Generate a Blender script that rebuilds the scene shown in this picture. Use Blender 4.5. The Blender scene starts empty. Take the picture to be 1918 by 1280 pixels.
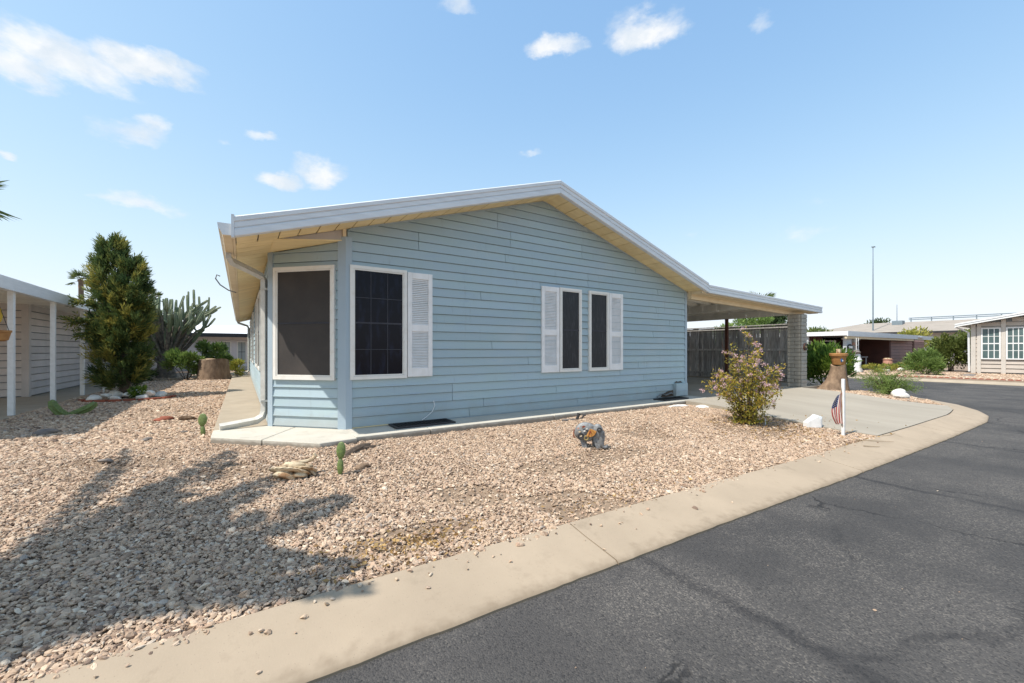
import bpy, bmesh, math, random
import numpy as np
from mathutils import Vector, Matrix

random.seed(7)
rng = np.random.default_rng(11)
scene = bpy.context.scene
COL = scene.collection
R = math.radians

# ------------------------------------------------------------------ camera, sky, sun, exposure
CZ = 1.30            # camera height above the street
SL = 0.282           # top of the house slab
cam_data = bpy.data.cameras.new('camera')
cam_data.sensor_width = 36.0
cam_data.lens = 36.0 * 775.0 / 1918.0
cam_data.shift_y = 16.0 / 1918.0
cam_data.clip_start = 0.05
cam_data.clip_end = 3000
cam = bpy.data.objects.new('camera', cam_data)
cam.location = (0, 0, CZ)
cam.rotation_euler = (R(90), 0, R(56.8 - 90))
COL.objects.link(cam)
scene.camera = cam

SUN_EL = R(58.6)
sun_data = bpy.data.lights.new('sun', 'SUN')
sun_data.energy = 5.0
sun_data.angle = R(0.53)
sun_data.color = (1.0, 0.95, 0.87)
sun = bpy.data.objects.new('sun', sun_data)
sun.rotation_euler = Vector((math.cos(SUN_EL), 0.0, -math.sin(SUN_EL))).to_track_quat('-Z', 'Y').to_euler()
sun.location = (-30, 0, 40)
COL.objects.link(sun)

world = bpy.data.worlds.new('World')
scene.world = world
world.use_nodes = True


def build_world():
    nt = world.node_tree
    N, L = nt.nodes, nt.links
    N.clear()
    out = N.new('ShaderNodeOutputWorld')
    bg = N.new('ShaderNodeBackground')
    bg.inputs['Strength'].default_value = 0.125
    sky = N.new('ShaderNodeTexSky')
    sky.sky_type = 'NISHITA'
    sky.sun_disc = False
    sky.sun_elevation = SUN_EL
    sky.sun_rotation = R(270)          # the sun stands towards -X
    sky.altitude = 0.0
    sky.air_density = 1.0
    sky.dust_density = 0.35
    sky.ozone_density = 1.2
    tc = N.new('ShaderNodeTexCoord')
    nrm = N.new('ShaderNodeVectorMath'); nrm.operation = 'NORMALIZE'
    L.new(tc.outputs['Generated'], nrm.inputs[0])
    noise = N.new('ShaderNodeTexNoise')
    noise.inputs['Scale'].default_value = 13.0
    noise.inputs['Detail'].default_value = 7.0
    noise.inputs['Roughness'].default_value = 0.62
    mp = N.new('ShaderNodeMapping')
    mp.inputs['Scale'].default_value = (1, 1, 1.9)
    L.new(nrm.outputs[0], mp.inputs['Vector'])
    L.new(mp.outputs[0], noise.inputs['Vector'])

    # warped direction gives the clouds ragged outlines
    wn = N.new('ShaderNodeTexNoise'); wn.inputs['Scale'].default_value = 9.0; wn.inputs['Detail'].default_value = 6.0; wn.inputs['Roughness'].default_value = .6
    L.new(mp.outputs[0], wn.inputs['Vector'])
    w1 = N.new('ShaderNodeVectorMath'); w1.operation = 'SUBTRACT'; w1.inputs[1].default_value = (.5, .5, .5)
    w2 = N.new('ShaderNodeVectorMath'); w2.operation = 'SCALE'; w2.inputs['Scale'].default_value = .085
    w3 = N.new('ShaderNodeVectorMath'); w3.operation = 'ADD'
    L.new(wn.outputs['Color'], w1.inputs[0]); L.new(w1.outputs[0], w2.inputs[0]); L.new(nrm.outputs[0], w3.inputs[0]); L.new(w2.outputs[0], w3.inputs[1])

    def m(op, a, b=None, c=None, clamp=False):
        n = N.new('ShaderNodeMath'); n.operation = op; n.use_clamp = clamp
        for i, v in enumerate((a, b, c)):
            if v is None:
                continue
            if isinstance(v, (int, float)):
                n.inputs[i].default_value = v
            else:
                L.new(v, n.inputs[i])
        return n.outputs[0]

    # small fair-weather cumulus: azimuth (deg from +X), elevation (deg), half width, half height, strength
    clouds = [(103.9, 25.3, 4.7, 2.6, 1.00), (106.8, 23.6, 2.7, 1.9, 0.95), (98.0, 27.1, 4.5, 2.0, 1.00), (94.7, 28.1, 1.8, 1.0, 0.70), (99.9, 20.9, 3.1, 1.5, 0.75), (98.4, 22.0, 1.8, 1.6, 0.80), (88.0, 24.0, 1.8, 1.0, 0.75), (91.2, 22.5, 0.9, 0.5, 0.50), (86.0, 19.9, 2.8, 1.1, 0.85), (82.0, 21.1, 3.5, 2.1, 1.00), (98.6, 14.9, 3.4, 1.2, 0.85), (96.7, 15.2, 2.5, 0.8, 0.60), (107.9, 16.6, 0.8, 0.9, 0.85), (50.6, 36.1, 3.8, 1.5, 1.00), (38.9, 35.9, 4.5, 2.2, 1.00), (41.9, 37.5, 2.2, 1.6, 0.55), (63.9, 39.7, 3.0, 1.2, 0.70), (25.5, 33.9, 1.2, 1.2, 0.45), (53.8, 25.2, 1.7, 0.7, 0.65), (21.9, 12.9, 3.9, 1.3, 0.42), (20.4, 15.6, 2.8, 1.1, 0.40), (34.0, 14.0, 2.1, 0.9, 0.40), (15.5, 9.4, 2.9, 0.8, 0.30), 
              (128, 30, 6, 2.2, .9), (150, 22, 5, 1.6, .8), (178, 34, 6, 2.4, .9), (205, 20, 6, 1.6, .8), (232, 30, 6, 2.3, .9),
              (262, 24, 5, 1.8, .8), (290, 33, 6, 2.4, .9), (318, 21, 5, 1.6, .8), (344, 29, 5, 2.0, .9), (6, 36, 4, 1.8, .8)]
    total = None
    for az, el, wx, hz, st in clouds:
        az, el = R(az), R(el)
        d = Vector((math.cos(el) * math.cos(az), math.cos(el) * math.sin(az), math.sin(el)))
        rt = Vector((math.sin(az), -math.cos(az), 0))
        up = rt.cross(d)
        def dot(v):
            n = N.new('ShaderNodeVectorMath'); n.operation = 'DOT_PRODUCT'
            L.new(w3.outputs[0], n.inputs[0]); n.inputs[1].default_value = v
            return n.outputs['Value']
        a = m('DIVIDE', dot(rt), math.tan(R(wx * 1.22)))
        b0 = m('DIVIDE', dot(up), math.tan(R(hz * 1.25)))
        # flatter underside: the lower half falls off faster
        b = m('MAXIMUM', b0, m('MULTIPLY', b0, -1.35))
        rr = m('ADD', m('MULTIPLY', a, a), m('MULTIPLY', b, b))
        front = m('GREATER_THAN', dot(d), 0.5)
        k = m('MULTIPLY', m('SUBTRACT', 1.0, rr, clamp=True), front)
        k = m('MULTIPLY', k, st)
        total = k if total is None else m('MAXIMUM', total, k)
    fluff = m('SUBTRACT', m('MULTIPLY', total, 1.15), m('MULTIPLY', m('SUBTRACT', 1.0, noise.outputs['Fac']), 1.25))
    mask = N.new('ShaderNodeMapRange'); mask.interpolation_type = 'SMOOTHSTEP'
    L.new(fluff, mask.inputs['Value'])
    mask.inputs['From Min'].default_value = -0.30
    mask.inputs['From Max'].default_value = 0.56
    gate = m('MULTIPLY', mask.outputs[0], m('MULTIPLY', total, 6.0, clamp=True), clamp=True)
    gate = m('MULTIPLY', gate, 0.92)
    mix = N.new('ShaderNodeMix'); mix.data_type = 'RGBA'
    L.new(gate, mix.inputs['Factor'])
    # film-like shoulder on the whole sky: bright but never clipped
    sc = N.new('ShaderNodeSeparateColor'); cc = N.new('ShaderNodeCombineColor')
    L.new(sky.outputs[0], sc.inputs[0])
    for i in range(3):
        ex = m('EXPONENT', m('MULTIPLY', sc.outputs[i], -0.50))
        L.new(m('MULTIPLY', m('SUBTRACT', 1.0, ex), 7.5), cc.inputs[i])
    hs = N.new('ShaderNodeHueSaturation'); hs.inputs['Saturation'].default_value = 1.18
    tint = N.new('ShaderNodeMix'); tint.data_type = 'RGBA'; tint.blend_type = 'MULTIPLY'; tint.inputs['Factor'].default_value = 1.0
    tint.inputs['B'].default_value = (.94, .985, 1.05, 1)
    L.new(cc.outputs[0], tint.inputs['A'])
    L.new(tint.outputs['Result'], hs.inputs['Color'])
    L.new(hs.outputs[0], mix.inputs['A'])
    # sunlit tops and slightly bluer, greyer folds inside the clouds
    n2 = N.new('ShaderNodeTexNoise'); n2.inputs['Scale'].default_value = 24.0; n2.inputs['Detail'].default_value = 5.0
    L.new(w3.outputs[0], n2.inputs['Vector'])
    f2 = N.new('ShaderNodeMapRange'); f2.inputs['From Min'].default_value = .34; f2.inputs['From Max'].default_value = .62; L.new(n2.outputs['Fac'], f2.inputs['Value'])
    cm = N.new('ShaderNodeMix'); cm.data_type = 'RGBA'; L.new(f2.outputs[0], cm.inputs['Factor'])
    cm.inputs['A'].default_value = (5.5, 6.0, 6.5, 1); cm.inputs['B'].default_value = (7.1, 7.1, 7.1, 1)
    L.new(cm.outputs['Result'], mix.inputs['B'])
    L.new(mix.outputs['Result'], bg.inputs['Color'])
    L.new(bg.outputs[0], out.inputs['Surface'])


build_world()
vs = scene.view_settings
vs.view_transform = 'Standard'
vs.look = 'None'
vs.gamma = 1.0
vs.use_curve_mapping = False
vs.exposure = 0.22
scene.display_settings.display_device = 'sRGB'
scene.cycles.max_bounces = 8
scene.cycles.diffuse_bounces = 4
scene.cycles.use_adaptive_sampling = True

# ------------------------------------------------------------------ materials
MATS = {}


def mat(name, c1, c2=None, scale=6.0, detail=6.0, rough=0.8, bump=0.0, bscale=40.0, metallic=0.0, vary=0.0,
        stretch=(1, 1, 1), contrast=(0.35, 0.65), spec=0.4, world_co=True, bdist=0.01, sub=0.0, trans=0.0):
    """two-colour noise material with fine relief; vary = brightness change from piece to piece"""
    m = bpy.data.materials.new(name)
    m.use_nodes = True
    N, L = m.node_tree.nodes, m.node_tree.links
    b = N['Principled BSDF']
    b.inputs['Roughness'].default_value = rough
    b.inputs['Metallic'].default_value = metallic
    b.inputs['Specular IOR Level'].default_value = spec
    if c2 is None:
        c2 = tuple(min(1, x * 0.82) for x in c1)
    if world_co:
        g = N.new('ShaderNodeNewGeometry'); co = g.outputs['Position']
    else:
        g = N.new('ShaderNodeTexCoord'); co = g.outputs['Object']
    mp = N.new('ShaderNodeMapping'); mp.inputs['Scale'].default_value = stretch
    L.new(co, mp.inputs['Vector'])
    n = N.new('ShaderNodeTexNoise')
    n.inputs['Scale'].default_value = scale; n.inputs['Detail'].default_value = detail
    n.inputs['Roughness'].default_value = 0.6
    L.new(mp.outputs[0], n.inputs['Vector'])
    r = N.new('ShaderNodeMapRange')
    r.inputs['From Min'].default_value = contrast[0]; r.inputs['From Max'].default_value = contrast[1]
    L.new(n.outputs['Fac'], r.inputs['Value'])
    mx = N.new('ShaderNodeMix'); mx.data_type = 'RGBA'
    mx.inputs['A'].default_value = (*c1, 1); mx.inputs['B'].default_value = (*c2, 1)
    L.new(r.outputs[0], mx.inputs['Factor'])
    col = mx.outputs['Result']
    if vary > 0:
        oi = N.new('ShaderNodeObjectInfo')
        hs = N.new('ShaderNodeHueSaturation')
        vr = N.new('ShaderNodeMapRange')
        vr.inputs['To Min'].default_value = 1 - vary; vr.inputs['To Max'].default_value = 1 + vary
        L.new(oi.outputs['Random'], vr.inputs['Value'])
        L.new(vr.outputs[0], hs.inputs['Value'])
        L.new(col, hs.inputs['Color'])
        col = hs.outputs['Color']
    L.new(col, b.inputs['Base Color'])
    if bump > 0:
        bn = N.new('ShaderNodeTexNoise')
        bn.inputs['Scale'].default_value = bscale; bn.inputs['Detail'].default_value = 5
        L.new(mp.outputs[0], bn.inputs['Vector'])
        bp = N.new('ShaderNodeBump'); bp.inputs['Strength'].default_value = bump
        bp.inputs['Distance'].default_value = bdist
        L.new(bn.outputs['Fac'], bp.inputs['Height'])
        L.new(bp.outputs[0], b.inputs['Normal'])
    if trans > 0:
        b.inputs['Transmission Weight'].default_value = 0
        out = N['Material Output']
        t = N.new('ShaderNodeBsdfTranslucent')
        L.new(col, t.inputs['Color'])
        ms = N.new('ShaderNodeMixShader'); ms.inputs[0].default_value = trans
        L.new(b.outputs[0], ms.inputs[1]); L.new(t.outputs[0], ms.inputs[2])
        L.new(ms.outputs[0], out.inputs['Surface'])
    MATS[name] = m
    return m


def leafmat(name, ca, cb, cc, scale=3.0, trans=0.3, rough=0.6):
    """foliage: colour differs from leaf to leaf (stored attribute) and slowly through the crown"""
    m = bpy.data.materials.new(name); m.use_nodes = True
    N, L = m.node_tree.nodes, m.node_tree.links
    b = N['Principled BSDF']; b.inputs['Roughness'].default_value = rough
    b.inputs['Specular IOR Level'].default_value = 0.3
    at = N.new('ShaderNodeAttribute'); at.attribute_name = 'leafvar'
    ramp = N.new('ShaderNodeValToRGB')
    e = ramp.color_ramp.elements
    e[0].color = (*ca, 1); e[1].color = (*cc, 1)
    k = e.new(0.5); k.color = (*cb, 1)
    L.new(at.outputs['Fac'], ramp.inputs['Fac'])
    L.new(ramp.outputs['Color'], b.inputs['Base Color'])
    t = N.new('ShaderNodeBsdfTranslucent'); L.new(ramp.outputs['Color'], t.inputs['Color'])
    ms = N.new('ShaderNodeMixShader'); ms.inputs[0].default_value = trans
    L.new(b.outputs[0], ms.inputs[1]); L.new(t.outputs[0], ms.inputs[2])
    L.new(ms.outputs[0], N['Material Output'].inputs['Surface'])
    MATS[name] = m
    return m


# house
mat('siding', (.385, .475, .525), (.385, .485, .495), scale=1.1, rough=0.66, bump=0.12, bscale=60, vary=0.06, stretch=(1, 1, 4), contrast=(.3, .7), spec=.3)
mat('siding_trim', (.39, .47, .525), (.37, .445, .495), scale=2, rough=0.6, spec=.3)
mat('wallcore', (.22, .24, .25))
mat('soffit', (.90, .73, .41), (.80, .63, .34), scale=3, rough=0.6, vary=0.06, stretch=(1, 3, 1))
mat('white_metal', (.74, .75, .76), (.66, .67, .68), scale=5, rough=0.35, bump=.03, bscale=30, stretch=(.6, .6, 5), spec=.5)
mat('roof_metal', (.72, .73, .74), (.64, .65, .66), scale=2, rough=0.4)
mat('white_vinyl', (.86, .84, .82), (.78, .76, .73), scale=8, rough=0.5)
mat('frame_white', (.80, .77, .71), (.70, .64, .55), scale=10, rough=0.5, contrast=(.5, .8))
mat('cream_metal', (.78, .64, .43), (.70, .56, .36), scale=4, rough=0.5)
mat('downspout', (.62, .60, .55), (.5, .48, .43), scale=9, rough=0.5)
mat('screen_brown', (.060, .050, .044), (.038, .033, .030), scale=2.2, rough=0.7, bump=.2, bscale=600, bdist=.001, contrast=(.3, .7))
mat('screen_streak', (.016, .016, .018), (.075, .075, .080), scale=22, rough=0.5, stretch=(3.2, 1, .28), contrast=(.52, .80), bump=.1, bscale=500, bdist=.001)
mat('glass_dark', (.005, .005, .010), (.016, .020, .040), scale=5, rough=0.14, stretch=(2.2, 1, .7), contrast=(.5, .75), spec=.16)
mat('muntin_grey', (.055, .055, .065), (.04, .04, .05))
mat('concrete', (.38, .315, .235), (.325, .27, .20), scale=2.4, rough=0.9, bump=.25, bscale=90, bdist=.004)
mat('concrete_white', (.45, .43, .37), (.385, .36, .30), scale=3, rough=0.9, bump=.2, bscale=90, bdist=.003)
mat('concrete_drive', (.37, .325, .258), (.31, .27, .212), scale=1.5, rough=0.85, bump=.15, bscale=90, bdist=.003, stretch=(1, .25, 1))
mat('concrete_edge', (.30, .26, .21), (.22, .19, .15), scale=9, rough=0.95, bump=.5, bscale=60)
mat('black_rubber', (.02, .019, .019), (.035, .032, .03), scale=30)
mat('dark_hole', (.012, .011, .011))
mat('dirt', (.30, .215, .145), (.22, .155, .105), scale=5, rough=1.0, bump=.6, bscale=70, bdist=.015)
mat('dirt_far', (.33, .25, .19), (.27, .20, .15), scale=9, rough=1.0, bump=.6, bscale=70, bdist=.02, contrast=(.3, .7))
mat('ground_far', (.34, .28, .22), (.28, .23, .18), scale=.6, rough=1.0)
mat('block', (.40, .375, .325), (.335, .31, .265), scale=9, rough=.95, bump=.5, bscale=55, vary=.06, bdist=.006)
mat('mortar', (.30, .28, .25), (.25, .23, .21), scale=20, rough=1.0)
mat('fence_wood', (.52, .50, .475), (.27, .245, .22), scale=7, rough=.95, bump=.5, bscale=40, vary=.3, stretch=(5, 5, .5))
mat('rust', (.13, .05, .03), (.08, .03, .02), scale=12, rough=.85)
mat('gal', (.25, .26, .265), (.12, .105, .09), scale=26, rough=.6, metallic=.15, world_co=True, contrast=(.42, .68))
mat('carport_pan', (.78, .75, .68), (.68, .65, .58), scale=3, rough=.5)
# neighbours
mat('taupe_siding', (.58, .52, .485), (.50, .45, .42), scale=2, rough=.65, vary=.09)
mat('beige_siding', (.50, .44, .385), (.455, .40, .345), scale=2, rough=.7)
mat('beige_trim', (.58, .535, .48), (.53, .485, .43), scale=3, rough=.7)
mat('brown_siding', (.36, .215, .185), (.31, .185, .16), scale=3, rough=.7, vary=.05)
mat('maroon', (.11, .045, .035), (.08, .035, .03), scale=3, rough=.7)
mat('grey_panel', (.48, .49, .50), (.42, .43, .44), scale=4)
mat('white_wall', (.70, .68, .68), (.63, .61, .61), scale=2)
mat('white_roof', (.80, .80, .80), (.72, .72, .73), scale=1.5)
mat('tan_shingle', (.36, .31, .26), (.30, .26, .215), scale=1.2, rough=.95, bump=.4, bscale=9, bdist=.05)
mat('pale_glass', (.11, .16, .16), (.075, .115, .115), scale=1.5, rough=.15, stretch=(1, 1, 2))
mat('blind', (.40, .44, .42), (.32, .36, .35), scale=3)
mat('steel_pole', (.20, .25, .28), (.16, .20, .23), scale=2, rough=.5)
mat('green_tarp', (.02, .10, .06), (.015, .07, .045))
mat('terracotta', (.42, .215, .075), (.32, .15, .05), scale=9, rough=.7)
mat('brick_red', (.33, .10, .055), (.25, .075, .045), scale=14, rough=.9, vary=.15)
mat('white_rock', (.74, .71, .65), (.50, .44, .36), scale=7, rough=.9, bump=.6, bscale=18, contrast=(.48, .75), bdist=.02)
mat('grey_rock', (.24, .205, .18), (.15, .13, .115), scale=9, rough=.95, bump=.5, bscale=30)
mat('stump_wood', (.27, .185, .12), (.13, .085, .055), scale=8, rough=.95, bump=.8, bscale=22, stretch=(1, 1, .45), bdist=.02)
mat('stump_cut', (.40, .29, .19), (.28, .19, .12), scale=14, rough=.95)
mat('bark', (.13, .095, .07), (.075, .055, .04), scale=14, rough=.95, bump=.6, bscale=40)
mat('palm_bark', (.19, .15, .115), (.11, .085, .065), scale=9, rough=.95, bump=.8, bscale=20, stretch=(1, 1, 2.5))
mat('cactus_green', (.15, .185, .10), (.25, .255, .165), scale=5, rough=.7, contrast=(.4, .7), bump=.3, bscale=40)
mat('cactus_old', (.24, .205, .16), (.10, .08, .065), scale=9, rough=.9, bump=.7, bscale=25)
mat('pad_green', (.17, .235, .07), (.10, .13, .045), scale=34, rough=.55, world_co=False)
mat('bone', (.60, .48, .32), (.24, .13, .06), scale=11, rough=.8, contrast=(.46, .62), bump=.4, bscale=30)
mat('rust_red', (.25, .06, .025), (.16, .04, .02), scale=20, rough=.6)
mat('orange_metal', (.42, .19, .04), (.28, .12, .03), scale=20, rough=.5)
mat('brass', (.42, .33, .14), (.33, .25, .11), scale=20, rough=.45, metallic=.4)
mat('white_paint', (.80, .80, .79), (.72, .72, .70), scale=15, rough=.5)
mat('yellow_paint', (.62, .38, .03), (.5, .3, .02))
mat('cast_black', (.025, .024, .026), (.04, .038, .04), rough=.6)
mat('pink_pot', (.55, .30, .22), (.45, .22, .16))
mat('blue_paint', (.05, .12, .30), (.03, .09, .22))
mat('orange_gourd', (.62, .20, .03), (.5, .15, .02))
mat('twig', (.30, .22, .13), (.2, .14, .08), scale=20)

# foliage
leafmat('juniper_leaf', (.042, .078, .028), (.110, .155, .044), (.40, .34, .075), trans=.3)
leafmat('oleander_leaf', (.045, .10, .018), (.12, .21, .03), (.26, .34, .055), trans=.35)
leafmat('myrtle_leaf', (.13, .14, .025), (.32, .28, .045), (.50, .31, .06), trans=.3)
leafmat('myrtle_flower', (.60, .36, .38), (.70, .48, .50), (.78, .62, .62), trans=.35)
leafmat('shrub_leaf', (.07, .10, .025), (.15, .19, .045), (.26, .27, .075), trans=.35)
leafmat('feather_leaf', (.10, .16, .035), (.17, .25, .06), (.27, .34, .10), trans=.35)
leafmat('palm_leaf', (.055, .085, .025), (.10, .14, .04), (.17, .19, .06), trans=.25)
leafmat('dark_leaf', (.03, .055, .018), (.06, .095, .03), (.11, .15, .045), trans=.25)
leafmat('yellow_leaf', (.20, .23, .04), (.34, .33, .06), (.46, .40, .09), trans=.3)
leafmat('dry_leaf', (.20, .11, .04), (.36, .22, .08), (.45, .30, .12), trans=.1)


def stained(name, c1, c2, zlo, zhi, dirt, spots=.0, scale=3.0):
    """concrete with its own mottling, fine pores and soil splashed on its low edge"""
    m = mat(name, c1, c2, scale=scale, rough=.92, bump=.25, bscale=110, bdist=.003, contrast=(.3, .72))
    N, L = m.node_tree.nodes, m.node_tree.links
    b = N['Principled BSDF']
    src = b.inputs['Base Color'].links[0].from_socket
    g = N.new('ShaderNodeNewGeometry')
    sp = N.new('ShaderNodeSeparateXYZ'); L.new(g.outputs['Position'], sp.inputs[0])
    n = N.new('ShaderNodeTexNoise'); n.inputs['Scale'].default_value = 14; n.inputs['Detail'].default_value = 6; L.new(g.outputs['Position'], n.inputs['Vector'])
    ad = N.new('ShaderNodeMath'); ad.operation = 'MULTIPLY_ADD'; L.new(n.outputs['Fac'], ad.inputs[0]); ad.inputs[1].default_value = (zhi - zlo) * 1.5
    L.new(sp.outputs['Z'], ad.inputs[2])
    r = N.new('ShaderNodeMapRange'); r.interpolation_type = 'SMOOTHSTEP'
    r.inputs['From Min'].default_value = zlo + (zhi - zlo) * .75; r.inputs['From Max'].default_value = zhi + (zhi - zlo) * .75
    r.inputs['To Min'].default_value = .75; r.inputs['To Max'].default_value = 0
    L.new(ad.outputs[0], r.inputs['Value'])
    mx = N.new('ShaderNodeMix'); mx.data_type = 'RGBA'; L.new(r.outputs[0], mx.inputs['Factor']); L.new(src, mx.inputs['A']); mx.inputs['B'].default_value = (*dirt, 1)
    # rust-brown blots and dark pin holes
    n2 = N.new('ShaderNodeTexNoise'); n2.inputs['Scale'].default_value = 5; n2.inputs['Detail'].default_value = 8; n2.inputs['Roughness'].default_value = .7; L.new(g.outputs['Position'], n2.inputs['Vector'])
    r2 = N.new('ShaderNodeMapRange'); r2.inputs['From Min'].default_value = .56; r2.inputs['From Max'].default_value = .78; r2.inputs['To Max'].default_value = .45; L.new(n2.outputs['Fac'], r2.inputs['Value'])
    mx2 = N.new('ShaderNodeMix'); mx2.data_type = 'RGBA'; L.new(r2.outputs[0], mx2.inputs['Factor']); L.new(mx.outputs['Result'], mx2.inputs['A']); mx2.inputs['B'].default_value = (*tuple(v * .72 for v in dirt), 1)
    v = N.new('ShaderNodeTexVoronoi'); v.inputs['Scale'].default_value = 45; L.new(g.outputs['Position'], v.inputs['Vector'])
    r3 = N.new('ShaderNodeMapRange'); r3.inputs['From Min'].default_value = .06; r3.inputs['From Max'].default_value = .12; r3.inputs['To Min'].default_value = .5; r3.inputs['To Max'].default_value = 0; L.new(v.outputs['Distance'], r3.inputs['Value'])
    mx3 = N.new('ShaderNodeMix'); mx3.data_type = 'RGBA'; L.new(r3.outputs[0], mx3.inputs['Factor']); L.new(mx2.outputs['Result'], mx3.inputs['A']); mx3.inputs['B'].default_value = (.16, .13, .10, 1)
    L.new(mx3.outputs['Result'], b.inputs['Base Color'])
    return m


stained('kerb_concrete', (.40, .315, .225), (.33, .26, .185), .012, .040, (.22, .165, .11), scale=1.7)
stained('slab_concrete', (.55, .515, .44), (.47, .435, .365), .235, .272, (.20, .16, .12), scale=2.2)


def weather_siding():
    """chalky fading, soft blue grey blotches and dust splashed on the lowest courses"""
    m = MATS['siding']
    N, L = m.node_tree.nodes, m.node_tree.links
    b = N['Principled BSDF']
    src = b.inputs['Base Color'].links[0].from_socket
    g = N.new('ShaderNodeNewGeometry')
    def noise(sc, st, det=6, ro=.62):
        mp = N.new('ShaderNodeMapping'); mp.inputs['Scale'].default_value = st; L.new(g.outputs['Position'], mp.inputs['Vector'])
        n = N.new('ShaderNodeTexNoise'); n.inputs['Scale'].default_value = sc; n.inputs['Detail'].default_value = det; n.inputs['Roughness'].default_value = ro
        L.new(mp.outputs[0], n.inputs['Vector']); return n.outputs['Fac']
    def rng_(v, a, b_, lo, hi):
        r = N.new('ShaderNodeMapRange'); r.interpolation_type = 'SMOOTHSTEP'; L.new(v, r.inputs['Value'])
        r.inputs['From Min'].default_value = a; r.inputs['From Max'].default_value = b_; r.inputs['To Min'].default_value = lo; r.inputs['To Max'].default_value = hi
        return r.outputs[0]
    def mix(f, A, B):
        n = N.new('ShaderNodeMix'); n.data_type = 'RGBA'; L.new(f, n.inputs['Factor']); L.new(A, n.inputs['A']); n.inputs['B'].default_value = (*B, 1)
        return n.outputs['Result']
    c = mix(rng_(noise(.9, (1, 1, 2.2)), .50, .70, 0, .55), src, (.44, .505, .52))
    c = mix(rng_(noise(2.3, (1, 1, 6)), .56, .72, 0, .45), c, (.33, .42, .53))
    c = mix(rng_(noise(5.0, (3.5, 3.5, .35)), .58, .78, 0, .35), c, (.24, .26, .25))
    sp = N.new('ShaderNodeSeparateXYZ'); L.new(g.outputs['Position'], sp.inputs[0])
    ad = N.new('ShaderNodeMath'); ad.operation = 'MULTIPLY_ADD'; L.new(noise(4.0, (1, 1, 1)), ad.inputs[0]); ad.inputs[1].default_value = .35; L.new(sp.outputs['Z'], ad.inputs[2])
    c = mix(rng_(ad.outputs[0], .46, .72, .42, 0), c, (.33, .30, .25))
    L.new(c, b.inputs['Base Color'])


weather_siding()

# ------------------------------------------------------------------ mesh helpers
WL = {}            # world location of every object that parents others


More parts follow.
